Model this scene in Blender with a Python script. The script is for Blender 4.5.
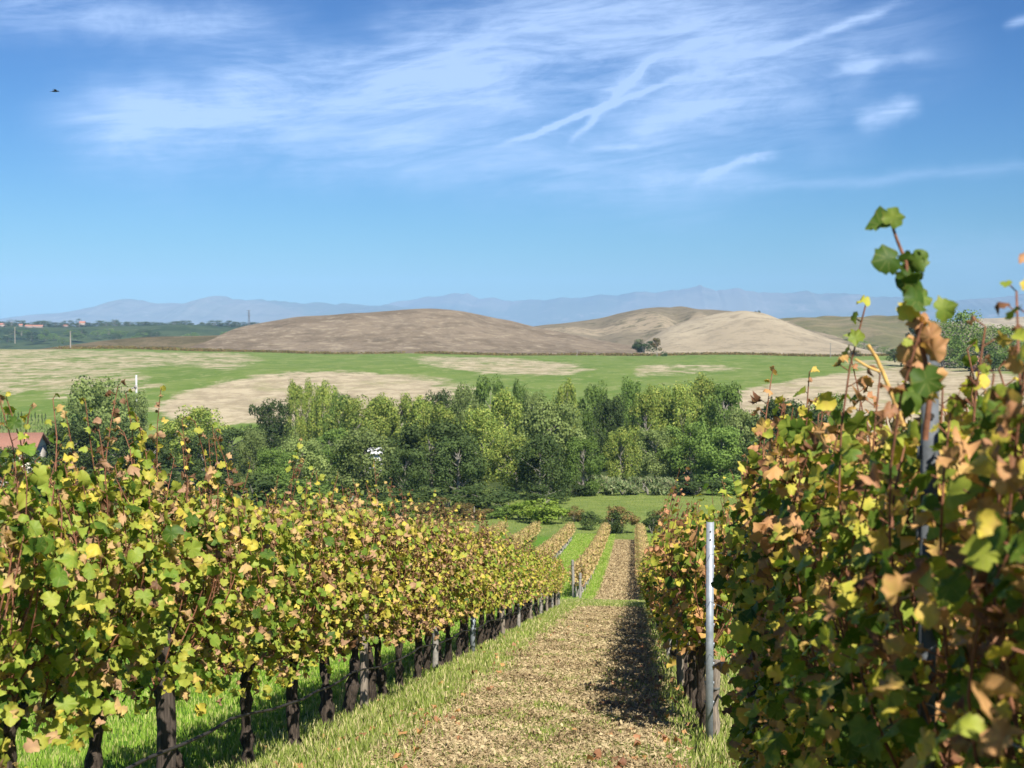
import bpy, math, random
import numpy as np
from mathutils import Vector
random.seed(7); rng = np.random.default_rng(7)
R = math.radians
for o in list(bpy.data.objects): bpy.data.objects.remove(o)
C = bpy.context.scene
col = C.collection

# ------------------------------------------------------------------ camera
FPX = 1400.0
YAW = math.atan(122/FPX); PITCH = math.atan(52/FPX)
cam = bpy.data.cameras.new('camera'); co = bpy.data.objects.new('camera', cam); col.objects.link(co)
co.location = (0, 0, 0); co.rotation_euler = (math.pi/2-PITCH, 0, YAW)
cam.sensor_width = 36; cam.lens = FPX/1024*36; cam.clip_start = .1; cam.clip_end = 60000
cam.dof.use_dof = True; cam.dof.focus_distance = 13; cam.dof.aperture_fstop = 6.3
C.camera = co
C.render.resolution_x = 1024; C.render.resolution_y = 768
C.view_settings.view_transform = 'Standard'; C.view_settings.look = 'None'
C.view_settings.exposure = 0.8; C.view_settings.gamma = 1
F = np.array([-math.sin(YAW)*math.cos(PITCH), math.cos(YAW)*math.cos(PITCH), -math.sin(PITCH)])
RT = np.array([math.cos(YAW), math.sin(YAW), 0.])
UP = np.array([-math.sin(YAW)*math.sin(PITCH), math.cos(YAW)*math.sin(PITCH), math.cos(PITCH)])
def ray(px, py): return F*FPX + RT*(px-512) + UP*(384-py)
def at(px, py, Y):
    d = ray(px, py); return d*(Y/d[1])
def proj(P):
    P = np.asarray(P); w = P@F; w = np.where(w < .01, .01, w)
    return 512+FPX*(P@RT)/w, 384-FPX*(P@UP)/w

# ------------------------------------------------------------------ sun and sky
SUN_AZ, SUN_EL = 27, 48
sd = Vector((math.sin(R(SUN_AZ))*math.cos(R(SUN_EL)), -math.cos(R(SUN_AZ))*math.cos(R(SUN_EL)), math.sin(R(SUN_EL))))
sun = bpy.data.lights.new('sun', 'SUN'); sun.energy = 5.0; sun.angle = R(.53); sun.color = (1, .94, .84)
so = bpy.data.objects.new('sun', sun); col.objects.link(so)
so.rotation_euler = sd.to_track_quat('Z', 'Y').to_euler()

W = bpy.data.worlds.new('World'); C.world = W; W.use_nodes = True
wt = W.node_tree; wt.nodes.clear()
class NT:
    def __init__(s, t): s.t = t
    def n(s, kind, **kw):
        nd = s.t.nodes.new(kind)
        for k, v in kw.items(): setattr(nd, k, v)
        return nd
    def put(s, sock, v):
        if isinstance(v, bpy.types.NodeSocket): s.t.links.new(v, sock)
        else: sock.default_value = v
    def m(s, op, a, b=0., c=None, clamp=False):
        nd = s.n('ShaderNodeMath', operation=op, use_clamp=clamp)
        s.put(nd.inputs[0], a); s.put(nd.inputs[1], b)
        if c is not None: s.put(nd.inputs[2], c)
        return nd.outputs[0]
    def ss(s, v, a, b):   # smoothstep
        nd = s.n('ShaderNodeMapRange', interpolation_type='SMOOTHSTEP')
        s.put(nd.inputs[0], v); nd.inputs[1].default_value = a; nd.inputs[2].default_value = b
        nd.inputs[3].default_value = 0; nd.inputs[4].default_value = 1
        return nd.outputs[0]
    def mix(s, f, a, b, mode='MIX'):
        nd = s.n('ShaderNodeMix', data_type='RGBA', blend_type=mode)
        s.put(nd.inputs[0], f)
        for i, v in ((6, a), (7, b)):
            if isinstance(v, (tuple, list)) and len(v) == 3: v = (*v, 1)
            s.put(nd.inputs[i], v)
        return nd.outputs[2]
    def noise(s, vec, scale, detail=4, rough=.55, dist=0., out=0):
        nd = s.n('ShaderNodeTexNoise'); 
        if vec is not None: s.put(nd.inputs['Vector'], vec)
        nd.inputs['Scale'].default_value = scale; nd.inputs['Detail'].default_value = detail
        nd.inputs['Roughness'].default_value = rough; nd.inputs['Distortion'].default_value = dist
        return nd.outputs[out]
    def xyz(s, v):
        nd = s.n('ShaderNodeSeparateXYZ'); s.put(nd.inputs[0], v); return nd.outputs
    def comb(s, x, y, z=0.):
        nd = s.n('ShaderNodeCombineXYZ')
        for i, v in enumerate((x, y, z)): s.put(nd.inputs[i], v)
        return nd.outputs[0]
    def ramp(s, f, stops, interp='LINEAR'):
        nd = s.n('ShaderNodeValToRGB'); e = nd.color_ramp.elements; nd.color_ramp.interpolation = interp
        s.put(nd.inputs[0], f)
        e[0].position = stops[0][0]; e[0].color = (*stops[0][1], 1)
        e[1].position = stops[-1][0]; e[1].color = (*stops[-1][1], 1)
        for p, c in stops[1:-1]:
            x = e.new(p); x.color = (*c, 1)
        return nd.outputs[0]

w = NT(wt)
sky = w.n('ShaderNodeTexSky', sky_type='NISHITA', sun_disc=False)
sky.sun_elevation = R(SUN_EL); sky.sun_rotation = R(180-SUN_AZ); sky.altitude = 100
sky.air_density = 1.15; sky.dust_density = .4; sky.ozone_density = 2.0
tc = w.n('ShaderNodeTexCoord'); dx, dy, dz = w.xyz(tc.outputs['Generated'])[:3]
U = w.m('ARCTAN2', dx, dy); V = w.m('ARCSINE', dz)
def uv(px, py):
    d = ray(px, py); d = d/np.linalg.norm(d); return math.atan2(d[0], d[1]), math.asin(d[2])
P2 = w.comb(U, V)
warp = w.m('SUBTRACT', w.noise(P2, 14, 3), .5)
warpf = w.m('SUBTRACT', w.noise(P2, 60, 3), .5)
def streak(x1, y1, x2, y2, wpx, amp, wr=1.0, fine=.3, edge=.3):
    (u1, v1), (u2, v2) = uv(x1, y1), uv(x2, y2)
    L = math.hypot(u2-u1, v2-v1); tx, ty = (u2-u1)/L, (v2-v1)/L
    a = w.m('SUBTRACT', U, u1); b = w.m('SUBTRACT', V, v1)
    s = w.m('ADD', w.m('MULTIPLY', a, tx/L), w.m('MULTIPLY', b, ty/L))
    n = w.m('ADD', w.m('MULTIPLY', a, -ty), w.m('MULTIPLY', b, tx))
    n = w.m('ADD', n, w.m('MULTIPLY', warp, wr*.02)); n = w.m('ADD', n, w.m('MULTIPLY', warpf, fine*.01))
    wd = wpx/FPX
    q = w.m('DIVIDE', n, wd); g = w.m('POWER', 2.718, w.m('MULTIPLY', w.m('MULTIPLY', q, q), -1))
    e = w.m('MULTIPLY', w.ss(s, -.02, edge), w.m('SUBTRACT', 1, w.ss(s, 1-edge, 1.02)))
    return w.m('MULTIPLY', w.m('MULTIPLY', g, e), amp)
# fibrous cirrus veil: noise pulled out along a gently rising direction
def fib(ang, sx, sy, scale, detail=6, rough=.6, off=0., dist=.4):
    c_, s_ = math.cos(ang), math.sin(ang)
    a = w.m('ADD', w.m('MULTIPLY', U, c_*sx), w.m('MULTIPLY', V, s_*sx))
    b = w.m('ADD', w.m('MULTIPLY', U, -s_*sy), w.m('MULTIPLY', V, c_*sy))
    return w.noise(w.comb(a, b, off), scale, detail, rough, dist)
f1 = fib(R(8), 1, 4.5, 7.0, 9, .68, dist=1.0)
f2 = fib(R(4), 1, 8, 16.0, 8, .65, off=3., dist=.8)
body = None
for args in [(20, 150, 560, 60, 48, .9, 3, .6, .35), (330, 90, 800, 50, 65, .75, 3, .6, .3), (-100, 5, 330, 25, 22, .8, 2, .6, .3), (50, 140, 300, 95, 20, .5, 2, .8, .3), (180, 75, 420, 60, 16, .5, 2, .8, .3),
             (380, 20, 900, -20, 50, .6, 3, .6, .3), (440, 170, 800, 190, 34, .45, 2, .6, .35),
             (560, 130, 900, 95, 55, .5, 3, .8, .35), (200, 140, 640, 170, 30, .4, 2, .6, .35), (650, 70, 1000, 30, 45, .45, 3, .8, .35), (10, 120, 260, 110, 26, .35, 2, .6, .35)]:
    s_ = streak(*args); body = s_ if body is None else w.m('ADD', body, s_)
fibm = w.m('ADD', w.m('MULTIPLY', w.ss(f1, .28, .72), .62), w.m('MULTIPLY', w.ss(f2, .36, .70), .30))
cl = w.m('MULTIPLY', body, w.m('ADD', fibm, .16))
tr = None
for args in [(490, 150, 680, 78, 2.6, .8, .4, .6), (565, 150, 665, 45, 3.4, .6, .4, .9), (660, 85, 725, 66, 4, .3, .6, .8), (740, 60, 920, -2, 4, .45, .3, .5), (590, 110, 650, 70, 9, .22, 1, 1.),
             (1000, 28, 1060, 8, 4, .4, .3, .3), (620, 135, 755, 95, 8, .25, 1, 1), (850, 124, 925, 102, 9, .5, .8, 1.),
             (690, 182, 785, 150, 4.5, .5, .6, 1), (580, 150, 680, 143, 3, .25, .4, .4), (600, 178, 790, 180, 9, .22, .8, 1),
             (820, 80, 940, 50, 6, .2, 1, 1), (840, 50, 875, 80, 14, .18, 1, 1), (690, 190, 1100, 160, 6, .18, .6, .6), (800, 250, 1150, 255, 22, .12, 2, 1)]:
    s_ = streak(*args); tr = s_ if tr is None else w.m('ADD', tr, s_)
tr = w.m('MULTIPLY', tr, w.m('ADD', .55, w.m('MULTIPLY', w.ss(f2, .3, .65), .6)))
cover = w.m('MINIMUM', w.m('ADD', w.m('MULTIPLY', cl, .85), w.m('MULTIPLY', tr, 1.35)), .72)
sc0 = w.mix(1., sky.outputs[0], (.1, .1, .1), 'MULTIPLY')
gm = w.n('ShaderNodeGamma'); gm.inputs[1].default_value = 1.65; wt.links.new(sc0, gm.inputs[0])
skyc = w.mix(1., gm.outputs[0], (4.0, 7.45, 11.5), 'MULTIPLY')
cloudc = w.mix(cover, skyc, (6.0, 7.9, 11.6))
bg = w.n('ShaderNodeBackground'); bg.inputs[1].default_value = .064; wt.links.new(cloudc, bg.inputs[0])
wo = w.n('ShaderNodeOutputWorld'); wt.links.new(bg.outputs[0], wo.inputs[0])

# ------------------------------------------------------------------ object helpers
def tag(o, label=None, cat=None, group=None, kind=None):
    for k, v in (('label', label), ('category', cat), ('group', group), ('kind', kind)):
        if v: o[k] = v
    return o
def empty(name, loc, rz=0, **kw):
    o = bpy.data.objects.new(name, None); o.empty_display_size = .2; col.objects.link(o)
    o.location = loc; o.rotation_euler = (0, 0, rz); return tag(o, **kw)
class MB:
    """collects vertices and faces, then links them as one mesh object"""
    def __init__(s): s.v = []; s.f = []; s.uv = []; s.n = 0; s.ex = []
    def add(s, V, Fc, uvs=None, ex=None):
        V = np.asarray(V, float).reshape(-1, 3); Fc = np.asarray(Fc, int)
        s.v.append(V); s.f.append(Fc+s.n); s.n += len(V)
        s.uv.append(np.zeros((len(V), 2)) if uvs is None else np.asarray(uvs, float)); s.ex.append(np.zeros(len(V)) if ex is None else ex)
        return s
    def tube(s, pts, rad, sides=6, jit=0., cap=True):
        pts = np.asarray(pts, float); n = len(pts); rad = np.broadcast_to(rad, (n,))
        t = np.gradient(pts, axis=0); t /= np.linalg.norm(t, axis=1)[:, None]+1e-9
        ref = np.array([0, 0, 1.]) if abs(t[0][2]) < .9 else np.array([1., 0, 0])
        a = np.cross(t, ref); a /= np.linalg.norm(a, axis=1)[:, None]; b = np.cross(t, a)
        th = np.arange(sides)/sides*2*np.pi
        rr = rad[:, None]*(1+jit*rng.uniform(-1, 1, (n, sides)))
        V = pts[:, None]+rr[..., None]*(np.cos(th)[None, :, None]*a[:, None]+np.sin(th)[None, :, None]*b[:, None])
        V = V.reshape(-1, 3); i = np.arange(n-1)[:, None]*sides; j = np.arange(sides)[None]; k = (j+1) % sides
        q = np.stack([i+j, i+k, i+k+sides, i+j+sides], -1).reshape(-1, 4)
        s.add(V, q)
        if cap:
            for e in (0, n-1):
                c = np.vstack([pts[e][None], V[e*sides:(e+1)*sides]])
                s.add(c, np.array([[0, 1+x, 1+(x+1) % sides] for x in range(sides)]))
        return s
    def box(s, c, d, rz=0.):
        c = np.asarray(c, float); d = np.asarray(d, float)/2
        V = np.array([[x, y, z] for x in (-1, 1) for y in (-1, 1) for z in (-1, 1)])*d
        cs, sn = math.cos(rz), math.sin(rz)
        V = np.stack([V[:, 0]*cs-V[:, 1]*sn, V[:, 0]*sn+V[:, 1]*cs, V[:, 2]], 1)+c
        return s.add(V, [[0, 1, 3, 2], [4, 6, 7, 5], [0, 4, 5, 1], [2, 3, 7, 6], [0, 2, 6, 4], [1, 5, 7, 3]])
    def mesh(s, name, mat, smooth=False):
        V = np.vstack(s.v); me = bpy.data.meshes.new(name); me.vertices.add(len(V)); me.vertices.foreach_set('co', V.ravel())
        li = np.concatenate([f.ravel() for f in s.f]); tot = np.concatenate([np.full(len(f), f.shape[1]) for f in s.f])
        st = np.concatenate([[0], np.cumsum(tot)[:-1]])
        me.loops.add(len(li)); me.loops.foreach_set('vertex_index', li.astype(np.int32))
        me.polygons.add(len(tot)); me.polygons.foreach_set('loop_start', st.astype(np.int32)); me.polygons.foreach_set('loop_total', tot.astype(np.int32))
        if smooth: me.polygons.foreach_set('use_smooth', np.ones(len(tot), bool))
        uvl = me.uv_layers.new(name='UVMap'); uvl.data.foreach_set('uv', np.vstack(s.uv)[li].ravel())
        me.attributes.new('vein', 'FLOAT', 'POINT').data.foreach_set('value', np.concatenate(s.ex).astype(np.float32)) if any(e_.any() for e_ in s.ex) else None
        me.materials.append(mat); me.update(); me.validate(); return me
    def build(s, name, mat, parent=None, smooth=False): return link(name, s.mesh(name, mat, smooth), parent)
def link(name, me, parent=None):
    o = bpy.data.objects.new(name, me); col.objects.link(o)
    if parent: o.parent = parent
    return o

# ------------------------------------------------------------------ materials
def material(name):
    m = bpy.data.materials.new(name); m.use_nodes = True; m.node_tree.nodes.clear(); return m, NT(m.node_tree)
def out(t, sh): 
    o = t.n('ShaderNodeOutputMaterial'); t.t.links.new(sh, o.inputs[0])
def bsdf(t, colr, rough=.8, bump=None, bs=.5, bd=.02, metal=0., spec=.3):
    b = t.n('ShaderNodeBsdfPrincipled'); 
    if isinstance(colr, tuple): colr = (*colr, 1)
    t.put(b.inputs['Base Color'], colr); t.put(b.inputs['Roughness'], rough); b.inputs['Metallic'].default_value = metal
    b.inputs['Specular IOR Level'].default_value = spec
    if bump is not None:
        bn = t.n('ShaderNodeBump'); bn.inputs['Strength'].default_value = bs; bn.inputs['Distance'].default_value = bd
        t.put(bn.inputs['Height'], bump); t.t.links.new(bn.outputs[0], b.inputs['Normal'])
    return b.outputs[0]
def leaf_shader(t, colr, trans=.45, tcol=None, rough=.55, spec=.25):
    b = bsdf(t, colr, rough, spec=spec); tr = t.n('ShaderNodeBsdfTranslucent'); t.put(tr.inputs[0], tcol if tcol is not None else colr)
    mx = t.n('ShaderNodeMixShader'); mx.inputs[0].default_value = trans
    t.t.links.new(b, mx.inputs[1]); t.t.links.new(tr.outputs[0], mx.inputs[2]); return mx.outputs[0]
def vine_leaf_mat(name, stops, shift=.18):
    m, t = material(name)
    uvn = t.n('ShaderNodeUVMap'); u, v = t.xyz(uvn.outputs[0])[:2]
    oi = t.n('ShaderNodeObjectInfo'); g = t.n('ShaderNodeTexCoord')
    nz = t.noise(g.outputs['Object'], 28, 3); 
    f = t.m('ADD', u, t.m('MULTIPLY', t.m('SUBTRACT', oi.outputs['Random'], .5), shift), clamp=True)
    f = t.m('ADD', f, t.m('MULTIPLY', t.m('SUBTRACT', nz, .5), .22), clamp=True)
    base = t.ramp(f, stops)
    # dried margins: v is 0 in the blade's middle, 1 on its edge
    ed = t.ss(t.m('ADD', v, t.m('MULTIPLY', t.m('SUBTRACT', nz, .5), 1.3)), .85, 1.25)
    c = t.mix(t.m('MULTIPLY', ed, .5), base, (.27, .12, .04))
    va = t.n('ShaderNodeAttribute'); va.attribute_name = 'vein'
    vn = t.m('MULTIPLY', t.ss(va.outputs['Fac'], .84, .97), t.ss(v, .12, .3)); c = t.mix(t.m('MULTIPLY', vn, .22), c, (.50, .46, .16))
    big = t.noise(g.outputs['Object'], 90, 2)
    c = t.mix(t.m('MULTIPLY', big, .25), c, t.mix(1., c, (.55, .5, .45), 'MULTIPLY'))
    tc_ = t.mix(1., c, (1.1, 1.25, .6), 'MULTIPLY')
    out(t, leaf_shader(t, c, .36, tc_)); return m
GR, GR2, YG, YE, TA, PK, BR = (.06, .12, .014), (.15, .26, .03), (.36, .43, .06), (.68, .56, .08), (.62, .42, .18), (.50, .30, .18), (.16, .08, .04)
M_leaf = vine_leaf_mat('vine leaves yellow green', [(0, GR), (.12, GR2), (.34, YG), (.52, (.40, .40, .06)), (.62, YE), (.72, TA), (.86, PK), (1, BR)])
M_leafR = vine_leaf_mat('vine leaves turning brown', [(0, GR), (.16, (.14, .22, .03)), (.36, (.40, .44, .06)), (.46, YE), (.58, (.66, .38, .15)), (.76, (.54, .27, .14)), (1, (.20, .09, .05))])
M_leafF = vine_leaf_mat('vine leaves autumn tan', [(0, (.32, .32, .09)), (.25, (.62, .50, .20)), (.5, (.68, .49, .24)), (.8, (.54, .35, .19)), (1, (.28, .16, .08))], .25)

def simple(name, colr, rough=.8, ns=20, amp=.35, bs=.4, bd=.01, metal=0., scale=None, spec=.3):
    m, t = material(name); g = t.n('ShaderNodeTexCoord'); vec = g.outputs['Object']
    if scale:
        mp = t.n('ShaderNodeMapping'); mp.inputs['Scale'].default_value = scale; t.put(mp.inputs[0], vec); vec = mp.outputs[0]
    nz = t.noise(vec, ns, 5, .6)
    c = t.mix(t.ss(nz, .3, .7), tuple(x*(1-amp) for x in colr), tuple(min(1, x*(1+amp)) for x in colr))
    out(t, bsdf(t, c, rough, nz, bs, bd, metal, spec)); return m
M_bark = simple('vine bark', (.06, .045, .034), .95, 18, .6, 1., .02, scale=(3, 3, .6))
M_cane = simple('vine cane', (.20, .085, .045), .7, 30, .4)
M_caneY = simple('dry yellow cane', (.55, .34, .10), .7, 30, .3)
M_post = simple('galvanised post', (.30, .33, .36), .45, 14, .18, .15, .004, metal=.35, spec=.5)
M_wood = simple('weathered wood', (.23, .19, .15), .9, 12, .4, .8, .01, scale=(6, 6, .5))
M_conc = simple('pale stake', (.27, .25, .22), .9, 16, .25)
M_hose = simple('black hose', (.035, .032, .03), .55, 30, .3)
M_wire = simple('wire', (.22, .22, .22), .5, 30, .2, metal=.6)
M_trunk = simple('tree bark', (.24, .22, .18), .95, 3, .4, .5, .05, scale=(2, 2, .5))

# ------------------------------------------------------------------ terrain
KY = np.array([-40, 0, 30, 60, 70, 82, 142, 160, 220, 260, 330, 380, 450, 560, 680, 800, 950, 1100, 1500, 2600, 8000, 24000.])
KZ = np.array([5.1, -1.55, -6.56, -11.6, -13.4, -15.0, -21.1, -22.35, -25.6, -27, -27.3, -24.6, -22.2, -19.6, -17.9, -16.6, -15.9, -17, -24, -34, -40, -40])
_d = np.diff(KZ)/np.diff(KY); _m = np.concatenate([[_d[0]], (_d[:-1]+_d[1:])/2, [_d[-1]]])
def zprof(y):
    y = np.asarray(y, float); i = np.clip(np.searchsorted(KY, y)-1, 0, len(KY)-2)
    h = KY[i+1]-KY[i]; t = (y-KY[i])/h; t2, t3 = t*t, t*t*t
    return (2*t3-3*t2+1)*KZ[i]+(t3-2*t2+t)*h*_m[i]+(-2*t3+3*t2)*KZ[i+1]+(t3-t2)*h*_m[i+1]
def gz(x, y):
    x = np.asarray(x, float); y = np.asarray(y, float); z = zprof(y)
    ga = lambda cx, cy, sx, sy, a: a*np.exp(-((x-cx)/sx)**2-((y-cy)/sy)**2)
    z = z+ga(-430, 850, 190, 230, 5.0)+ga(-150, 600, 60, 90, 2.2)+ga(-110, 730, 50, 60, 1.0)+ga(150, 520, 70, 130, 2.0)
    far = np.clip((y-300)/300, 0, 1)
    z = z+far*(.35*np.sin(x/31+y/77)+.3*np.sin(x/17-y/60+1))
    nr = np.clip((70-y)/60, 0, 1)+.15
    z = z+nr*(.018*np.sin(x*2.3+y*1.1)+.014*np.sin(x*4.1-y*2.7+1)+.01*np.sin(x*7.3+y*6.1))*np.clip((160-y)/60, 0, 1)
    return z
ys = [-38.]
while ys[-1] < 23900: ys.append(ys[-1]+max(.25, .011*abs(ys[-1])) if ys[-1] < 1500 else ys[-1]*1.06)
ys = np.array(ys); ys[-1] = 23900.
NX = 420; s_ = np.linspace(-1, 1, NX); s_ = np.sign(s_)*np.abs(s_)**1.15
halfw = .62*np.maximum(ys, 0)+22
GX = s_[None]*halfw[:, None]; GY = np.repeat(ys[:, None], NX, 1); GZ = gz(GX, GY)
V = np.stack([GX, GY, GZ], -1).reshape(-1, 3)
i = np.arange(len(ys)-1)[:, None]*NX; j = np.arange(NX-1)[None]
q = np.stack([i+j, i+j+1, i+j+1+NX, i+j+NX], -1).reshape(-1, 4)
polys = [([(150, 412), (165, 400), (190, 390), (235, 379), (290, 372), (350, 371), (400, 376), (440, 386), (470, 402), (400, 415), (300, 422), (180, 424)], 1.),
         ([(-60, 344), (80, 349), (160, 352), (250, 353), (264, 360), (230, 372), (190, 366), (150, 368), (100, 372), (60, 386), (0, 398), (-60, 400)], .57),
         ([(60, 372), (130, 369), (170, 385), (120, 398), (40, 402)], .5),
         ([(410, 356), (500, 357), (575, 363), (600, 370), (560, 377), (480, 374), (425, 366)], .66),
         ([(390, 372), (450, 378), (500, 392), (470, 400), (420, 388)], .5),
         ([(640, 364), (720, 364), (745, 369), (700, 374), (630, 377)], .58),
         ([(728, 400), (740, 390), (800, 379), (850, 372), (905, 369), (960, 372), (1100, 378), (1100, 440), (720, 440)], 1.),
         ([(840, 360), (910, 360), (1100, 366), (1100, 372), (860, 371)], .6)]
px, py = proj(V); mask = np.zeros(len(V))
for poly, val in polys:
    P = np.array(poly, float); inside = np.zeros(len(V), bool); k = len(P)-1
    for a in range(len(P)):
        xi, yi = P[a]; xk, yk = P[k]
        c_ = ((yi > py) != (yk > py)) & (px < (xk-xi)*(py-yi)/((yk-yi) if yk != yi else 1e-9)+xi); inside ^= c_; k = a
    mask = np.maximum(mask, np.where(inside & (V[:, 1] > 300), val, 0))
mk = mask.reshape(len(ys), NX)
for _ in range(14):
    mk[1:-1, 1:-1] = (mk[:-2, 1:-1]+mk[2:, 1:-1]+mk[1:-1, :-2]+mk[1:-1, 2:]+2*mk[1:-1, 1:-1])/6
m, t = material('ground'); g = t.n('ShaderNodeTexCoord'); P = g.outputs['Object']; X, Y, Z = t.xyz(P)[:3]
geo = t.n('ShaderNodeAttribute'); geo.attribute_name = 'dry'; dry = geo.outputs['Fac']
n1 = t.noise(P, 1.1, 5, .6); n2 = t.noise(P, 9, 6, .65); n3 = t.noise(P, 45, 4, .7); nb = t.noise(P, .35, 3); nfar = t.noise(P, .03, 5, .6)
mp = t.n('ShaderNodeMapping'); mp.inputs['Scale'].default_value = (.016, .010, 0); mp.inputs['Rotation'].default_value = (0, 0, R(-9)); t.put(mp.inputs[0], P)
nst = t.noise(mp.outputs[0], 2.2, 9, .72, .6)
mp2 = t.n('ShaderNodeMapping'); mp2.inputs['Scale'].default_value = (.055, .035, 0); mp2.inputs['Rotation'].default_value = (0, 0, R(7)); t.put(mp2.inputs[0], P)
nst2 = t.noise(mp2.outputs[0], 2.0, 8, .75, .3)
grass = t.mix(t.ss(n2, .3, .7), (.09, .145, .022), (.17, .23, .045)); grass = t.mix(t.ss(nb, .4, .65), grass, (.17, .19, .05)); grass = t.mix(t.ss(n3, .55, .8), grass, (.22, .20, .09))
green = t.mix(t.ss(n2, .3, .7), (.06, .15, .014), (.13, .24, .03)); green = t.mix(t.ss(n3, .6, .85), green, (.2, .24, .06))
debris = t.mix(t.ss(n3, .35, .65), (.13, .09, .05), (.40, .30, .17)); debris = t.mix(t.ss(n2, .54, .64), debris, (.11, .075, .04)); debris = t.mix(t.ss(n1, .52, .62), debris, (.17, .21, .05))
jx = t.m('ADD', X, t.m('MULTIPLY', t.m('SUBTRACT', n1, .5), 1.0)); jx = t.m('ADD', jx, t.m('MULTIPLY', t.m('SUBTRACT', n2, .5), .5))
lane = t.m('MULTIPLY', t.ss(jx, -2.15, -1.75), t.m('SUBTRACT', 1, t.ss(jx, .15, .5)))
head = t.m('MULTIPLY', t.ss(Y, 49, 53), t.m('SUBTRACT', 1, t.ss(Y, 63, 66)))
lane = t.m('MULTIPLY', lane, t.m('SUBTRACT', 1, t.m('MULTIPLY', head, .85)))
lane = t.m('MULTIPLY', lane, t.m('SUBTRACT', 1, t.ss(Y, 140, 144)))
under = t.m('MULTIPLY', t.ss(jx, -2.95, -2.6), t.m('SUBTRACT', 1, t.ss(jx, 1.0, 1.4)))
near = t.mix(under, green, grass); near = t.mix(lane, near, debris)
mead = t.mix(t.ss(nb, .38, .62), (.12, .175, .035), (.20, .24, .06)); mead = t.mix(t.ss(n1, .45, .6), mead, (.15, .20, .05)); mead = t.mix(t.ss(n2, .5, .7), mead, (.22, .24, .08))
near = t.mix(t.ss(Y, 143, 149), near, mead)
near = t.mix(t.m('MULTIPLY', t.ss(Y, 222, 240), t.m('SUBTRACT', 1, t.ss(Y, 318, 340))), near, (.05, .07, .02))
fg = t.mix(t.ss(nst, .4, .6), (.105, .168, .030), (.145, .20, .045)); fg = t.mix(t.ss(nst2, .5, .62), fg, (.20, .235, .08))
fd = t.mix(t.ss(nst2, .40, .60), (.29, .24, .155), (.44, .375, .25)); fd = t.mix(t.ss(nst, .52, .64), fd, (.27, .25, .13))
dm = t.m('ADD', dry, t.m('MULTIPLY', t.m('SUBTRACT', nst, .5), 1.7)); dm = t.m('ADD', dm, t.m('MULTIPLY', t.m('SUBTRACT', nst2, .5), 2.2)); dm = t.m('MULTIPLY', dm, t.ss(dry, .02, .3))
field = t.mix(t.ss(dm, .22, .80), fg, fd)
farc = t.mix(t.ss(nfar, .4, .6), (.10, .13, .05), (.28, .24, .14))
field = t.mix(t.ss(Y, 960, 1010), field, farc)
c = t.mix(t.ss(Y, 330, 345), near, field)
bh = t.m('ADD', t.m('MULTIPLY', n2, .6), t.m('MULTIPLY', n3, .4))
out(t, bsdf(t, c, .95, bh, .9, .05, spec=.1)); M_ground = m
mb = MB(); mb.add(V, q); ter = mb.build('terrain', M_ground, smooth=True); tag(ter, kind='structure')
at_ = ter.data.attributes.new('dry', 'FLOAT', 'POINT'); at_.data.foreach_set('value', mk.ravel())

# ------------------------------------------------------------------ hills and mountains
def smooth_interp(xs, pts, it=2):
    p = np.array(pts, float); k = np.interp(xs, p[:, 0], p[:, 1])
    for _ in range(it):
        kk = np.pad(k, 2, mode='edge'); k = (kk[:-4]+kk[1:-3]+kk[2:-2]+kk[3:-1]+kk[4:])/5
    return k
def hill(name, pts, D, front, back, mat, base, rough=.0, gull=None, nx=260, ny=90, seed=0, skew=None):
    """a ridge: crest heights at distance D, easing down to the front and the back"""
    r = np.random.default_rng(seed)
    xs = np.linspace(pts[0][0], pts[-1][0], nx); cy = smooth_interp(xs, pts, 0 if name == 'mountain' else 5)
    crest = np.array([at(a, b, D) for a, b in zip(xs, cy)])
    v = np.concatenate([np.linspace(-1, 0, ny*2//3, endpoint=False), np.linspace(0, 1, ny//3)])
    prof = np.where(v < 0, .5*(1+np.cos(np.pi*np.minimum(1, -v)))**1.0, .5*(1+np.cos(np.pi*v)))
    XX = np.repeat(crest[:, 0][None], len(v), 0); YY = D+np.where(v < 0, v*front, v*back)[:, None]+0*XX
    XX = XX*YY/D*.5+XX*.5 if False else XX
    H = (crest[:, 2]-base)[None]*prof[:, None]
    L = front
    if rough:
        for k in range(9):
            fx, fy, ph = r.uniform(2, 9)*np.pi/(abs(crest[-1, 0]-crest[0, 0]))*2, r.uniform(.5, 3.5)*np.pi/L, r.uniform(0, 6.3)
            H = H*(1+rough*.33*np.sin(XX*fx+YY*fy+ph)*(np.sin(np.pi*np.abs(v))[:, None]))
    if gull:
        for (gx, gy, ga, sx, sy) in gull:
            gp = at(gx, gy, D); H = H-ga*np.exp(-((XX-gp[0]-0)/sx)**2-((v[:, None]+.35)/sy)**2)
    ZZ = base+H-2*(prof[:, None] < .02)
    Vv = np.stack([XX, YY, ZZ], -1).reshape(-1, 3); a = np.arange(len(v)-1)[:, None]*nx; b = np.arange(nx-1)[None]
    qq = np.stack([a+b, a+b+1, a+b+1+nx, a+b+nx], -1).reshape(-1, 4)
    o = MB().add(Vv, qq).build(name, mat, smooth=True); return tag(o, kind='structure'), (XX, YY, ZZ)
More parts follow.
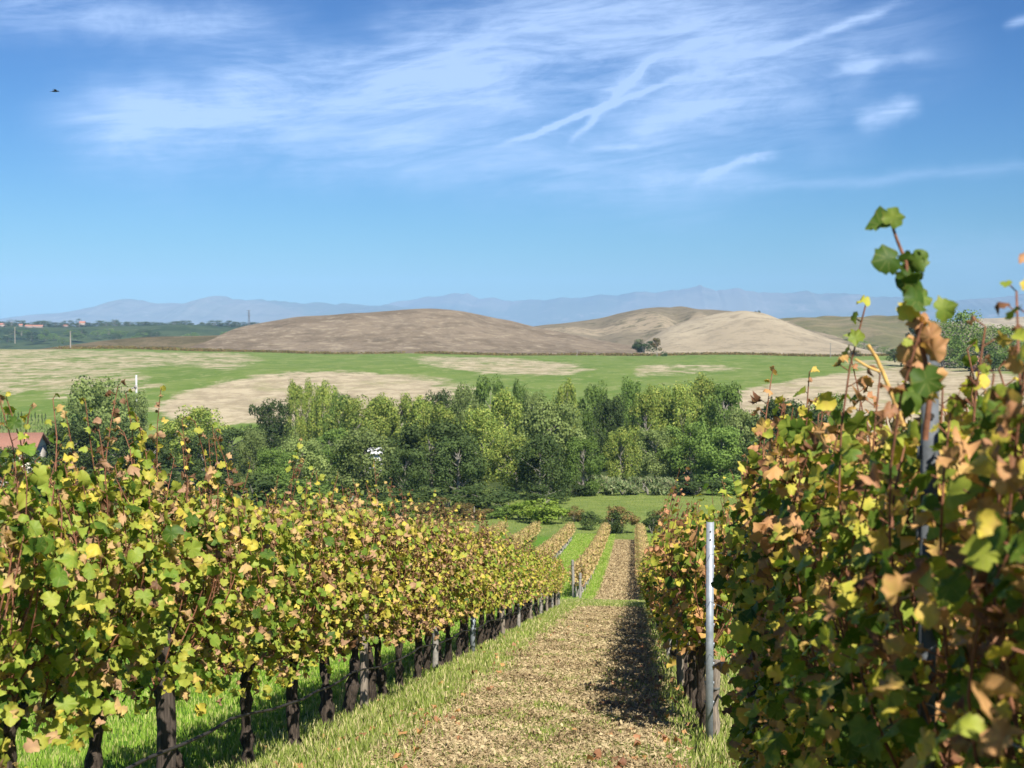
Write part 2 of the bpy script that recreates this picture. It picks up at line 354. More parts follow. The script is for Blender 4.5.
def hill_mat(name, c1, c2, c3, sc=.02, stretch=(1, 3, 1), rot=0, l3=(.52, .7), fine=.25):
    m, t = material(name); g = t.n('ShaderNodeTexCoord'); mp = t.n('ShaderNodeMapping'); mp.inputs['Scale'].default_value = stretch; mp.inputs['Rotation'].default_value = (0, 0, R(rot))
    t.put(mp.inputs[0], g.outputs['Object'])
    a = t.noise(mp.outputs[0], sc, 6, .6, .5); b = t.noise(mp.outputs[0], sc*9, 8, .75, .3); d = t.noise(g.outputs['Object'], fine*.25, 5, .75)
    c = t.mix(t.ss(a, .44, .58), c1, c2); c = t.mix(t.ss(b, *l3), c, c3); c = t.mix(t.m('MULTIPLY', t.ss(d, .48, .62), .5), c, tuple(x*.62 for x in c1))
    out(t, bsdf(t, c, .95, b, .6, 3., spec=.05)); return m
Mh_brown = hill_mat('brown tilled hill', (.165, .130, .088), (.215, .172, .120), (.30, .25, .175), .010, (1, 1.3, 3), 20, (.5, .62))
Mh_beige = hill_mat('beige harvested hill', (.33, .28, .195), (.39, .335, .235), (.20, .17, .12), .006, (1, 1.3, 2), 30, (.52, .66))
Mh_pale = hill_mat('pale harvested hill', (.20, .17, .115), (.32, .265, .18), (.12, .11, .065), .006, (1, 1.3, 2), -20, (.5, .6))
Mh_scrub = hill_mat('scrubby hill', (.15, .14, .06), (.22, .18, .10), (.09, .10, .035), .008, (1, 3, 3), 10)
Mh_wood = hill_mat('wooded ridge', (.035, .058, .022), (.06, .085, .032), (.20, .21, .10), .0035, (1, 1.6, 1), 10, (.60, .66), fine=.05)
Mh_mount = hill_mat('mountain slopes', (.10, .12, .09), (.16, .16, .13), (.22, .21, .19), .0004, (1, 1, 1), 0, fine=.002)
hill('hill', [(520, 333), (526, 327), (560, 323), (600, 317), (640, 308), (662, 305), (685, 304), (712, 307), (745, 314), (790, 325), (860, 345)], 1650, 500, 400, Mh_pale, -24, .15, seed=3,
     gull=[(600, 330, 6, 60, .3), (690, 330, 10, 35, .4)])
hill('hill', [(232, 354), (240, 346), (246, 338), (252, 329), (260, 323.5), (275, 320.5), (300, 317), (350, 314), (400, 310), (432, 308.5), (462, 311), (500, 319), (540, 328), (600, 340), (650, 350), (690, 356)], 1200, 270, 350, Mh_brown, -17, .06, seed=5)
hill('hill', [(30, 352), (60, 347), (95, 342), (130, 338), (160, 336.5), (200, 336), (228, 335), (262, 333), (300, 340), (330, 353)], 1100, 120, 250, hill_mat('hedged spur', (.11, .095, .05), (.16, .13, .075), (.22, .18, .11), .03, (1, 1.3, 2)), -17, .05, seed=6)
hill('hill', [(600, 357), (632, 349), (650, 338), (668, 327), (690, 319), (715, 313), (742, 310.5), (762, 313), (790, 324), (820, 337), (850, 349), (880, 357), (900, 360)], 1280, 300, 350, Mh_beige, -17, .05, seed=8,
     gull=[(700, 330, 3, 22, .35)])
hill('hill', [(730, 330), (770, 319), (800, 317.5), (850, 317), (890, 317), (930, 321), (980, 328), (1100, 340)], 2300, 500, 500, Mh_scrub, -30, .15, seed=9)
hill('hill', [(900, 335), (930, 325), (975, 319), (1024, 317), (1100, 315), (1200, 320)], 3000, 600, 600, Mh_beige, -34, .1, seed=10)
hill('hill', [(-160, 322), (-60, 323), (0, 325), (60, 327), (130, 326), (200, 325), (250, 326), (300, 332), (380, 345)], 2900, 900, 800, Mh_wood, -40, .12, seed=11)
# headland of the hill field seen as a green brow in front of the scrubby hill
def mountain(pts, D, seed, dz):
    r = np.random.default_rng(seed); p = []
    for k in range(len(pts)-1):
        (x0, y0), (x1, y1) = pts[k], pts[k+1]; n = max(2, int((x1-x0)/4))
        for q_ in range(n):
            f = q_/n; p.append((x0+(x1-x0)*f, y0+(y1-y0)*f+r.uniform(-dz, dz)))
    p.append(pts[-1]); return hill('mountain', p, D, 3500, 2000, Mh_mount, -40, .10, nx=900, ny=60, seed=seed)
mountain([(-200, 330), (-60, 328), (0, 322), (30, 318), (60, 314), (80, 311), (95, 308.5), (105, 306), (110, 306.5), (118, 304), (125, 301), (132, 299), (137, 300.5), (142, 300), (150, 302), (158, 305), (165, 303.5), (176, 302.5), (190, 305.5), (205, 302), (213, 301), (219, 298.5), (226, 297), (232, 299.5), (240, 299), (247, 301), (258, 299), (270, 301), (285, 301), (300, 303.5), (320, 302), (335, 304.5), (350, 303.5), (370, 306.5), (390, 305.5), (420, 310), (450, 316), (520, 328)], 17500, 21, .7)
mountain([(330, 325), (370, 310), (395, 303), (410, 300.5), (420, 300), (430, 296.5), (440, 296.5), (455, 292.5), (462, 294), (468, 293.5), (480, 298.5), (495, 298), (510, 301.5), (530, 299.5), (545, 300.5), (560, 297), (580, 298), (600, 295), (618, 295.5), (640, 291.5), (655, 292.5), (668, 290), (680, 290), (692, 287), (700, 285), (708, 288), (716, 290.5), (728, 290), (736, 287.5), (744, 290.5), (762, 293), (790, 293), (805, 291.5), (815, 294), (850, 294.5), (870, 297), (900, 297), (930, 303), (960, 300.5), (1000, 297.5), (1020, 294.5), (1060, 296), (1200, 303)], 21500, 22, .7)

# ------------------------------------------------------------------ haze
m, t = material('haze air'); vol = t.n('ShaderNodeVolumePrincipled'); vol.inputs['Color'].default_value = (.37, .64, 1, 1); vol.inputs['Density'].default_value = 4.8e-5; vol.inputs['Anisotropy'].default_value = -.38
oo = t.n('ShaderNodeOutputMaterial'); t.t.links.new(vol.outputs[0], oo.inputs['Volume'])
hz = MB().box((0, 12000, 420), (33000, 24200, 980)).build('haze', m); tag(hz, kind='stuff')

# ------------------------------------------------------------------ trees
def foliage_mat(name, c1, c2, c3=None, trans=.25, var=.5):
    m, t = material(name); uvn = t.n('ShaderNodeUVMap'); u, v = t.xyz(uvn.outputs[0])[:2]; oi = t.n('ShaderNodeObjectInfo')
    c = t.mix(u, c1, c2)
    if c3: c = t.mix(t.ss(v, .6, .9), c, c3)
    k = t.m('ADD', 1.3-var/2, t.m('MULTIPLY', oi.outputs['Random'], var)); c = t.mix(1., c, t.comb(k, k, k), 'MULTIPLY')
    out(t, leaf_shader(t, c, trans, None, .65, .15)); return m
M_oak = foliage_mat('dark oak foliage', (.034, .060, .017), (.075, .106, .029))
M_pop = foliage_mat('poplar foliage', (.12, .18, .034), (.22, .275, .058), (.30, .32, .07), .35)
M_wil = foliage_mat('grey green foliage', (.12, .165, .05), (.22, .27, .085), None, .35)
M_mid = foliage_mat('mid green foliage', (.09, .15, .032), (.16, .235, .05), None, .35)
M_cane_r = foliage_mat('reed foliage', (.10, .15, .05), (.20, .25, .11), (.28, .28, .15))
M_red = foliage_mat('reddish shrub foliage', (.11, .085, .03), (.20, .13, .05), (.12, .13, .03))
M_brt = foliage_mat('bright shrub foliage', (.10, .17, .02), (.20, .26, .04))
M_con = foliage_mat('conifer foliage', (.012, .028, .016), (.03, .05, .025))
def cards(cent, size, r, nrm=None, el=1.):
    n = len(cent); a = r.normal(size=(n, 3))
    if nrm is not None: a = np.cross(nrm+.45*r.normal(size=(n, 3)), r.normal(size=(n, 3)))
    a /= np.linalg.norm(a, axis=1)[:, None]+1e-9
    b = np.cross(a, r.normal(size=(n, 3)) if nrm is None else nrm+.4*r.normal(size=(n, 3))); b /= np.linalg.norm(b, axis=1)[:, None]+1e-9
    s = (size*r.uniform(.6, 1.35, n))[:, None]
    V = np.stack([cent-a*s*.5*el, cent+b*s*.42, cent+a*s*.5*el, cent-b*s*.42], 1).reshape(-1, 3)
    Fc = np.arange(n*4).reshape(-1, 4); u = np.repeat(np.stack([r.uniform(0, 1, n), r.uniform(0, 1, n)], 1), 4, 0)
    return V, Fc, u
def tree_template(kind, seed, n=5200):
    """unit-height tree, crown of unit width; trunk and crown as two meshes"""
    r = np.random.default_rng(seed); tk = MB(); cr = MB()
    lo = {'broad': .03, 'poplar': .10, 'willow': .05, 'shrub': .0, 'conifer': .04, 'reed': 0.}[kind]
    nl = {'broad': 46, 'poplar': 40, 'willow': 42, 'shrub': 16, 'conifer': 30, 'reed': 10}[kind]
    blobs = []
    for k in range(nl):
        h = r.uniform(0, 1)**.85; zc = lo+.05+(1-lo-.11)*h
        if kind == 'poplar': env = .44*np.sin(np.pi*np.clip(.22+.70*h, 0, 1))**.7
        elif kind == 'conifer': env = .45*(1-h)**.9+.02
        elif kind == 'reed': env = .46
        else: env = .44*np.sin(np.pi*np.clip(.24+.64*h, 0, 1))**.6
        an = r.uniform(0, 2*np.pi); rad = env*r.uniform(.15, 1.)**.5
        br = {'broad': .15, 'poplar': .115, 'willow': .14, 'shrub': .2, 'conifer': .09, 'reed': .15}[kind]*r.uniform(.6, 1.25)
        blobs.append((rad*math.cos(an), rad*math.sin(an), zc, br))
    if kind in ('broad', 'willow', 'poplar'):   # a leader
        blobs += [(r.normal()*.05, r.normal()*.05, 1-.09, .09), (r.normal()*.12, r.normal()*.12, .86, .11)]
    tp = [(0, 0, -.03), (r.normal()*.01, r.normal()*.01, .2), (r.normal()*.02, r.normal()*.02, .5), (r.normal()*.03, r.normal()*.03, .85)]
    if kind in ('shrub', 'reed'): 
        for k in range(4): tk.tube([(0, 0, -.02), (r.normal()*.1, r.normal()*.1, .4), (r.normal()*.2, r.normal()*.2, .75)], [.02, .015, .006], 5)
    else: tk.tube(tp, [.022 if kind != 'broad' else .04, .018 if kind != 'broad' else .03, .012, .004], 7, .1)
    per = n//len(blobs)
    for (bx, by, bz, br) in blobs:
        if kind not in ('shrub', 'reed', 'conifer') and r.random() < .6:
            zb = max(.15, bz-.22); tk.tube([(0, 0, zb), (bx*.5, by*.5, (zb+bz)/2-.01), (bx, by, bz)], [.010, .006, .003], 5)
        d = r.normal(size=(per, 3)); d /= np.linalg.norm(d, axis=1)[:, None]
        rr = br*r.uniform(.35, 1.12, per)**.5
        el = np.array([1, 1, {'poplar': 1.5, 'willow': 1.0, 'reed': 1.6}.get(kind, .85)])
        c = np.array([bx, by, bz])+d*rr[:, None]*el
        c[:, 2] = np.abs(c[:, 2])
        sz = {'broad': .034, 'poplar': .031, 'willow': .033, 'shrub': .06, 'conifer': .03, 'reed': .10}[kind]
        if kind == 'reed':
            a = np.stack([r.normal(size=per)*.25, r.normal(size=per)*.25, np.ones(per)], 1); a /= np.linalg.norm(a, axis=1)[:, None]
            b = np.cross(a, r.normal(size=(per, 3))); b /= np.linalg.norm(b, axis=1)[:, None]; s = (sz*r.uniform(.8, 1.8, per))[:, None]
            Vv = np.stack([c-a*s, c+b*s*.12, c+a*s*1.2, c-b*s*.12], 1).reshape(-1, 3); u = np.repeat(r.uniform(0, 1, (per, 2)), 4, 0); cr.add(Vv, np.arange(per*4).reshape(-1, 4), u)
        else:
            cv, cf, cu = cards(c, sz, r, d); cu[:, 0] = np.clip(cu[:, 0]*.6+r.uniform(0, .4), 0, 1); cr.add(cv, cf, cu)
    return tk, cr
TT = {}
def tmpl(kind, var, mat, n=5200):
    key = (kind, var, mat.name, n)
    if key not in TT:
        tk, cr = tree_template(kind, hash((kind == 'poplar', var*7+len(kind)))%9999+var, n)
        TT[key] = (tk.mesh('trunk', M_trunk), cr.mesh('crown', mat))
    return TT[key]
KM = {'oak': ('broad', M_oak), 'pop': ('poplar', M_pop), 'wil': ('willow', M_wil), 'mid': ('broad', M_mid), 'shr': ('shrub', M_mid), 'dsh': ('shrub', M_oak), 'red': ('shrub', M_red),
      'brt': ('shrub', M_brt), 'con': ('conifer', M_con), 'reed': ('reed', M_cane_r), 'popd': ('poplar', M_mid), 'wsh': ('shrub', M_wil), 'oakw': ('willow', M_oak)}
KN = {'oak': ('oak_tree', 'tree'), 'pop': ('poplar_tree', 'tree'), 'wil': ('willow_tree', 'tree'), 'mid': ('broadleaf_tree', 'tree'), 'shr': ('shrub', 'shrub'), 'dsh': ('shrub', 'shrub'), 'red': ('shrub', 'shrub'),
      'brt': ('shrub', 'shrub'), 'con': ('conifer', 'tree'), 'reed': ('reed_clump', 'reeds'), 'popd': ('poplar_tree', 'tree'), 'wsh': ('shrub', 'shrub'), 'oakw': ('broadleaf_tree', 'tree')}
tcount = 0
def tree(px_, top, wpx, Y, kind, label, group=None, n=9000, basepy=None, zfn=None):
    global tcount; tcount += 1
    shp, mat = KM[kind]; nm, cat = KN[kind]
    p = at(px_, top, Y); zb = float(gz(p[0], Y)) if basepy is None else at(px_, basepy, Y)[2]
    h = p[2]-zb; wid = wpx*math.hypot(p[0], Y)/FPX
    tk, cr = tmpl(shp, tcount % 4, mat, n)
    e = empty(nm, (p[0], Y, zb), random.uniform(0, 6.28), label=label, cat=cat, group=group)
    k = 1.28
    e.scale = (wid*k, wid*k, h*1.03)
    link('trunk', tk, e); link('crown', cr, e); return e
G = 'trees of the belt below the vineyard'
belt = [
 (95, 386, 62, 262, 'wil', 'bushy olive green tree at the left end of the belt, before the striped field'),
 (70, 425, 55, 235, 'oak', 'dark green tree directly beside the orange-roofed house'),
 (115, 428, 50, 228, 'oakw', 'dark round tree right of the one beside the orange-roofed house'),
 (150, 438, 44, 232, 'oak', 'low dark tree between the olive green tree and the small yellow-green one'),
 (132, 398, 30, 280, 'wil', 'thin feathery tree behind the bushy olive green one'),
 (166, 424, 24, 290, 'wil', 'small pale tree standing against the left beige field'),
 (195, 411, 44, 268, 'pop', 'small rounded yellow-green tree below the left beige field'),
 (232, 428, 52, 262, 'oak', 'very dark tree right of the small rounded yellow-green one'),
 (205, 440, 44, 236, 'oakw', 'dark low tree in front of the small rounded yellow-green one'),
 (272, 403, 34, 290, 'oak', 'tall dark tree at the left shoulder of the slender poplars'),
 (253, 432, 28, 245, 'wil', 'small grey-green tree with a thin pale trunk before the tall dark one'),
 (296, 389, 17, 300, 'pop', 'first slender poplar from the left, yellow-green, tip over the beige field'),
 (311, 387, 16, 305, 'pop', 'second slender poplar from the left, narrow yellow-green column'),
 (326, 384, 20, 300, 'pop', 'third slender poplar from the left, tallest of the left cluster'),
 (340, 398, 22, 292, 'popd', 'green poplar just right of the left cluster of slender tips'),
 (300, 440, 46, 240, 'wil', 'grey-green tree below the left cluster of slender poplars'),
 (330, 432, 40, 252, 'mid', 'mid green tree below the tallest slender poplar of the left cluster'),
 (275, 450, 34, 228, 'mid', 'low green tree in front of the tall dark one'),
 (356, 402, 38, 278, 'pop', 'yellow-green poplar with pale trunk, left of the two even poplars'),
 (381, 402, 30, 285, 'pop', 'left one of the two even yellow-green poplars'),
 (400, 401, 32, 290, 'pop', 'right one of the two even yellow-green poplars'),
 (421, 399, 32, 285, 'pop', 'bright poplar behind the broad dark oak, on its left side'),
 (438, 394, 30, 300, 'oakw', 'dark pointed tree rising behind the broad dark oak'),
 (443, 410, 28, 275, 'pop', 'yellow-green poplar in front of the dark pointed tree'),
 (365, 436, 60, 232, 'wil', 'pale feathery tree with visible stems at the front of the belt'),
 (430, 424, 78, 238, 'oak', 'broad dark oak at the centre front of the belt'),
 (458, 440, 48, 230, 'oak', 'dark oak joined to the right side of the broad dark oak'),
 (405, 450, 40, 226, 'oak', 'low dark oak between the feathery tree and broad dark oak'),
 (465, 391, 30, 292, 'wil', 'olive poplar-like tree left of the highest rounded crown'),
 (490, 381, 32, 300, 'mid', 'highest rounded green crown near the middle of the belt'),
 (482, 412, 34, 262, 'pop', 'yellow-green tree below the highest rounded crown'),
 (505, 398, 30, 272, 'pop', 'yellow-green tree right of the highest rounded crown'),
 (519, 388, 18, 300, 'popd', 'narrow green poplar rising right of the highest rounded crown'),
 (534, 393, 24, 295, 'wil', 'greyish thin-topped tree near the middle of the belt'),
 (515, 440, 42, 240, 'pop', 'bright yellow-green tree low in the middle front'),
 (550, 404, 62, 250, 'wil', 'large grey-green tree with dense crown right of the middle'),
 (540, 440, 46, 232, 'oakw', 'dark tree at the foot of the large grey-green one'),
 (567, 382, 20, 300, 'pop', 'slim poplar tip behind the large grey-green tree'),
 (583, 440, 34, 245, 'mid', 'mid green tree right of the large grey-green one'),
 (594, 386, 30, 290, 'mid', 'dark-topped tree left of the lone slim front poplar'),
 (610, 402, 34, 275, 'oakw', 'dark tree behind the lone slim front poplar'),  # dark tone comes from the oak foliage colour
 (621, 430, 24, 238, 'pop', 'lone slim yellow-green poplar standing at the front'),
 (631, 384, 22, 300, 'popd', 'tall green poplar with forked top right of centre'),
 (645, 395, 26, 285, 'pop', 'yellow-green poplar right of the forked-top one'),
 (662, 394, 32, 290, 'pop', 'rounded yellow-green poplar in the right half of the belt'),
 (655, 430, 38, 250, 'wil', 'grey-green tree in front of the rounded right-hand poplar'),
 (683, 389, 30, 285, 'pop', 'yellow-green poplar left of the right-hand pair'),
 (703, 385, 32, 292, 'pop', 'left tree of the right-hand pair, tall and yellow-green'),
 (724, 388, 40, 280, 'mid', 'right tree of the right-hand pair, broad and green'),
 (690, 425, 46, 248, 'mid', 'mid green tree in front of the right-hand pair'),
 (722, 430, 48, 240, 'mid', 'low green tree at the right front of the belt'),
 (742, 412, 38, 262, 'wil', 'olive green tree sloping down at the right end of the belt'),
 (772, 402, 46, 262, 'oak', 'dark evergreen tree against the right beige field'),
 (800, 405, 46, 268, 'oak', 'second dark evergreen right of the first by the right beige field'),
 (828, 398, 36, 275, 'mid', 'olive tree at the far right end, behind the near vines'),
 (765, 440, 50, 235, 'oak', 'dark low tree half behind the near vine shoots'),
 (815, 440, 60, 240, 'oak', 'dark tree glimpsed through the tops of the near vines'),
 (20, 450, 50, 215, 'oak', 'dark tree in front of the orange-roofed house wall'),
]
for (a, b, c_, d, k, l) in belt:
    if d < 256 and a < 590: d -= 27
    if k in ('pop', 'popd'): c_ *= 1.3
    tree(a, b, c_, d, k, l, G)
# undergrowth along the foot of the belt, reeds and scattered shrubs
for a, b, c_, d, k, l in [
 (597, 478, 34, 222, 'reed', 'leftmost pale reed clump at the meadow edge'), (622, 481, 34, 221, 'reed', 'second pale reed clump from the left at the meadow edge'),
 (648, 481, 34, 222, 'reed', 'third pale reed clump from the left at the meadow edge'), (672, 480, 32, 223, 'reed', 'fourth pale reed clump from the left, below the grey-green tree'),
 (696, 478, 40, 221, 'dsh', 'dark shrub between the reeds and the near right vines'), (722, 476, 36, 222, 'shr', 'green shrub at the right edge of the meadow'),
 (574, 486, 30, 216, 'dsh', 'dark shrub left of the pale reeds'), (545, 488, 34, 200, 'dsh', 'dark shrub behind the bright green bush'),
 (490, 488, 50, 190, 'dsh', 'dark shrub beneath the broad dark oak'), (448, 490, 44, 190, 'dsh', 'dark shrub at the left foot of the broad dark oak'),
 (395, 492, 50, 190, 'dsh', 'dark shrub below the pale feathery tree'), (345, 494, 54, 190, 'shr', 'green shrub rising just above the left vines'),
 (300, 480, 50, 192, 'shr', 'green shrub left of the pale feathery tree'), (250, 478, 60, 192, 'dsh', 'dark shrub in front of the small grey-green tree'),
 (200, 475, 60, 192, 'dsh', 'dark shrub just above the left vine shoots'), (150, 470, 60, 190, 'dsh', 'dark shrub behind the tall left vine shoot'),
 (95, 470, 60, 190, 'dsh', 'dark shrub right of the orange-roofed house'),
 (545, 499, 42, 165, 'brt', 'bright yellow-green bush behind the humped tan vine rows'), (520, 503, 30, 170, 'brt', 'smaller bright bush on the left of the larger bright bush'),
 (470, 504, 34, 168, 'red', 'reddish brown bush behind the tan vine rows'), (450, 508, 30, 172, 'shr', 'green bush left of the reddish brown one'), (492, 508, 30, 172, 'shr', 'green bush right of the reddish brown one'),
 (622, 508, 28, 152, 'red', 'brownish dark bush at the far end of the mown lane'), (611, 513, 18, 150, 'dsh', 'small dark bush beside the brownish one at the lane end'),
 (590, 512, 18, 156, 'dsh', 'small dark bush between two humped vine rows'), (652, 514, 18, 152, 'dsh', 'small dark bush right of the lane end'),
 (664, 512, 22, 154, 'red', 'brownish bush by the humped row right of the lane'), (690, 513, 22, 156, 'shr', 'green bush beyond the humped row on the right'),
 (430, 500, 40, 165, 'red', 'brown bush at the left end of the bushes behind the tan rows'), (400, 503, 40, 168, 'shr', 'green bush just above the left row tops, left of the brown one'), (560, 506, 26, 172, 'shr', 'green bush touching the right side of the bright green bush'), (505, 500, 30, 178, 'dsh', 'dark bush between the reddish brown and bright green ones'),
 (575, 508, 18, 168, 'red', 'small brown bush behind the second humped row')]:
    tree(a, b, c_, d, k, l, None, 2400)
# shrubs and trees on and before the hills
for a, b, c_, d, k, l, bp in [
 (644, 340.5, 20, 1010, 'dsh', 'dark shrub clump in the hollow between the two big hills', 353), (656, 339, 10, 1020, 'red', 'brownish shrub right of the dark clump in the hollow', 351),
 (663, 353, 13, 935, 'dsh', 'round dark bush by the roadside pole below the hills', 366.5), (652, 356, 10, 935, 'shr', 'small bush left of the round dark roadside bush', 366),
 (757, 311, 6, 1290, 'dsh', 'tiny tree on the crest of the beige hill', 315),
 (913, 319, 26, 700, 'con', 'dark pointed conifer behind the tall near vine shoot', 372), (944, 322, 44, 690, 'mid', 'rounded tree right of the dark conifer on the right skyline', 372),
 (962, 312, 48, 700, 'mid', 'tallest rounded tree on the right skyline', 372), (992, 326, 44, 690, 'wil', 'greyish tree right of the tallest rounded skyline tree', 372),
 (1016, 328, 44, 680, 'mid', 'tree at the right picture edge on the skyline', 372), (980, 345, 34, 640, 'dsh', 'dark bush below the skyline trees on the right', 372),
 (1010, 350, 34, 640, 'shr', 'green bush at the right edge below the skyline trees', 374), (895, 348, 20, 720, 'dsh', 'dark bush left of the conifer', 362),
 (852, 351, 14, 930, 'red', 'reddish bush at the foot of the beige hill, right side', 358), (717, 364, 7, 800, 'red', 'small brown bush in the green field', 368),
 (738, 361, 6, 820, 'dsh', 'small dark bush in the green field below the beige hill', 364)]:
    tree(a, b, c_, d, k, l, None, 2400, basepy=bp)
# wood on the flank of the scrubby hill
for k in range(15):
    a = 772+k*8.5+random.uniform(-2, 2); b = 323+k*1.75+random.uniform(-1.5, 1.5)
    tree(a, b, random.uniform(13, 18), 1950-k*55, 'mid' if k % 3 else 'oak', 'dark tree in the wooded strip down the flank of the scrubby right hill', 'trees on the flank of the scrubby hill', 1200, basepy=b+13)
# trees along the far wooded ridge
lab = 'small bluish dark tree along the crest of the far wooded ridge'
for k, a in enumerate(list(range(-10, 258, 7))):
    b = 325.5-random.uniform(0, 3); 
    tree(a+random.uniform(-3, 3), b-2, random.uniform(9, 16), 2880+random.uniform(-60, 60), 'oak', lab, 'trees on the far wooded ridge', 3000, basepy=b+6)
for a, b, c_, l in [(12, 319.5, 9, 'large dark tree beside the far pink-roofed houses'), (115, 319.5, 10, 'lone large round tree standing out on the far wooded ridge'), (79, 318.5, 6, 'dark tree left of the small far house on the ridge'),
                    (130, 322, 8, 'dark tree right of the lone large round one on the far ridge'), (6, 321, 8, 'dark tree at the far left picture edge on the ridge')]:
    tree(a, b, c_, 2820, 'oak', l, None, 1200, basepy=b+9)
for k in range(34):
    a = random.uniform(-20, 235); b = random.uniform(329, 338)
    tree(a, b, random.uniform(8, 16), 2500-(b-329)*25, 'mid' if k % 2 else 'oak', 'small dark tree scattered on the face of the far wooded ridge', 'trees on the face of the far ridge', 3000, basepy=b+6)
# young cypresses beyond the orange-roofed house
for k in range(14):
    a = 1+k*3.4
    tree(a, 412+random.uniform(-1, 2), 4.5, 300, 'con', 'narrow young cypress in the row above the orange roof', 'young cypresses behind the orange roof', 900, basepy=436)
# low scrub line at the foot of the hills: nobody could count it
sc = MB(); r = np.random.default_rng(5)
for k in range(900):
    a = r.uniform(60, 1030); 
    if 330 < a < 420 and r.random() < .5: continue
    base_ = 352 if a < 300 else 357.5 if a < 640 else 356.5
    if a > 640 and a < 850: base_ = 356+ (r.random()-.5)
    Yc = 955+r.uniform(-6, 10); p = at(a, base_, Yc); zz = float(gz(p[0], Yc)); hh = r.uniform(.6, 1.8)*(1.0 if a > 230 else 1.3)
    c = np.array([p[0], Yc, zz])+np.abs(r.normal(size=(40, 3)))*0+r.normal(size=(40, 3))*np.array([2.2, 2., 0])+np.stack([0*r.random(40), 0*r.random(40), r.uniform(0, hh, 40)], 1)
    sc.add(*cards(c, .9, r))
tag(sc.build('scrub', M_red), 'line of low brown scrub along the foot of the hills', 'scrub', kind='stuff')

# ------------------------------------------------------------------ houses, poles, bird
M_wall = simple('render wall', (.66, .60, .50), .9, 3, .1); M_walld = simple('dull plaster', (.40, .33, .27), .9, 1, .2); M_roof = simple('terracotta tiles', (.27, .135, .095), .85, 6, .3, .6, .03, scale=(1, 5, 1)); M_roofp = simple('faded pink tiles', (.42, .19, .13), .85, 1, .2)
M_win = simple('window glass', (.05, .06, .07), .2, 2, .2, spec=.5); M_shut = simple('shutter', (.10, .13, .08), .7, 8, .2)
def house(loc, rz, L, Wd, H, rh, label, mr, mw, windows=True, cat='house', floors=2, chim=True):
    e = empty('house', loc, rz, label=label, cat=cat)
    MB().box((0, 0, H/2-.5), (L, Wd, H+1)).build('wall', mw, e)
    o = .5; V_ = []
    for (x, y, z) in [(-1, -1, 0), (1, -1, 0), (1, 1, 0), (-1, 1, 0)]: V_.append((x*(L/2+o), y*(Wd/2+o), H-.12))
    V_ += [(-L/2-o, 0, H+rh), (L/2+o, 0, H+rh)]; V2 = [(x, y, z+.22) for x, y, z in V_]
    rf = MB().add(V_+V2, [[0, 1, 5, 4], [2, 3, 4, 5], [6, 10, 11, 7], [8, 11, 10, 9], [0, 6, 7, 1], [2, 8, 9, 3]]).add(V_+V2, [[0, 4, 10], [0, 10, 6], [3, 9, 10], [3, 10, 4], [1, 7, 11], [1, 11, 5], [2, 5, 11], [2, 11, 8]]).build('roof', mr, e)
    if chim: MB().box((-L*.3, .4, H+rh+.2), (.7, .6, 1.3)).build('chimney', mw, rf)
    for sgn in ((-1, 1) if windows else ()):
        MB().add([(sgn*L/2, -Wd/2, H-.1), (sgn*L/2, Wd/2, H-.1), (sgn*L/2, 0, H+rh)], [[0, 1, 2]]).build('gable', mw, e)
    if windows:
        n = int(L//3.2)
        for fl in range(floors):
            for k in range(n):
                x = (k-(n-1)/2)*3.1; z = 1.6+fl*3.
                if z+1 > H: continue
                wd = MB().box((x, -Wd/2-.02, z), (1.1, .08, 1.4)).build('window', M_win, e)
                for s in (-1, 1): MB().box((x+s*.86, -Wd/2-.05, z), (.55, .06, 1.45)).build('shutter', M_shut, wd)
    return e
p = at(-12, 449, 195); zb = float(gz(p[0], 195)); house((p[0]-1.5, 198, zb), R(12), 15, 9, p[2]-zb, 1.9, 'pale walled house with orange tiled roof at the left edge', M_roof, M_wall)
for a, b, wpx, hp, l, mr in [(2, 326, 5, 4, 'white far house with red roof at the very left edge of the ridge', M_roofp), (21, 326, 4, 3, 'small pink-roofed far house left of the long one', M_roofp),
                         (29, 327, 8, 3.2, 'orange-roofed far house joined left of the long pink-roofed one', M_roofp), (38, 327, 11, 3, 'long low pink-roofed house on the far ridge', M_roofp),
                         (82.5, 324.5, 6, 4.5, 'small pink far house standing between trees on the ridge', M_roofp), (66, 326, 4, 2, 'tiny white far house left of the small pink one', M_roofp)]:
    p = at(a, b, 2600); s = 2600/FPX; house((p[0], 2600, p[2]-1), R(random.uniform(-20, 20)), wpx*s*.9, 8, hp*s*.5, hp*s*.36, l, mr, M_walld, False, chim=False)
p = at(982, 370, 640); house((p[0], 640, p[2]-.5), R(25), 8, 6, 4, 1.8, 'small reddish house below the trees on the right', M_roofp, simple('reddish plaster', (.40, .22, .17), .9), True, floors=1)
M_hut = simple('pale sheet roof', (.55, .55, .56), .7)
p = at(374, 447, 262); zb = float(gz(p[0], 262)); house((p[0], 262, zb), .2, 3, 3, p[2]-zb-1.2, .9, 'white hut glimpsed between the trees of the belt', M_hut, simple('white plaster', (.8, .8, .8), .9), True, cat='hut', chim=False)
def pole(a, b0, b1, Y, label, arms=False, r_=.14, mat=M_conc):
    p = at(a, b1, Y); top = at(a, b0, Y)[2]; h = top-p[2]
    e = empty('utility_pole', (p[0], Y, p[2]-1), label=label, cat='pole')
    MB().tube([(0, 0, 0), (0, 0, h/2+1), (0, 0, h+1)], [r_*1.3, r_*1.1, r_*.8], 8).build('shaft', mat, e)
    MB().box((0, 0, h+.55), (1.8, .12, .14)).build('crossarm', mat, e)
    return e
pole(70.5, 331, 346, 800, 'pale utility pole nearest the brow of the left field', r_=.34); pole(15, 327, 342, 900, 'thin grey utility pole at the brow of the field, far left', r_=.25)
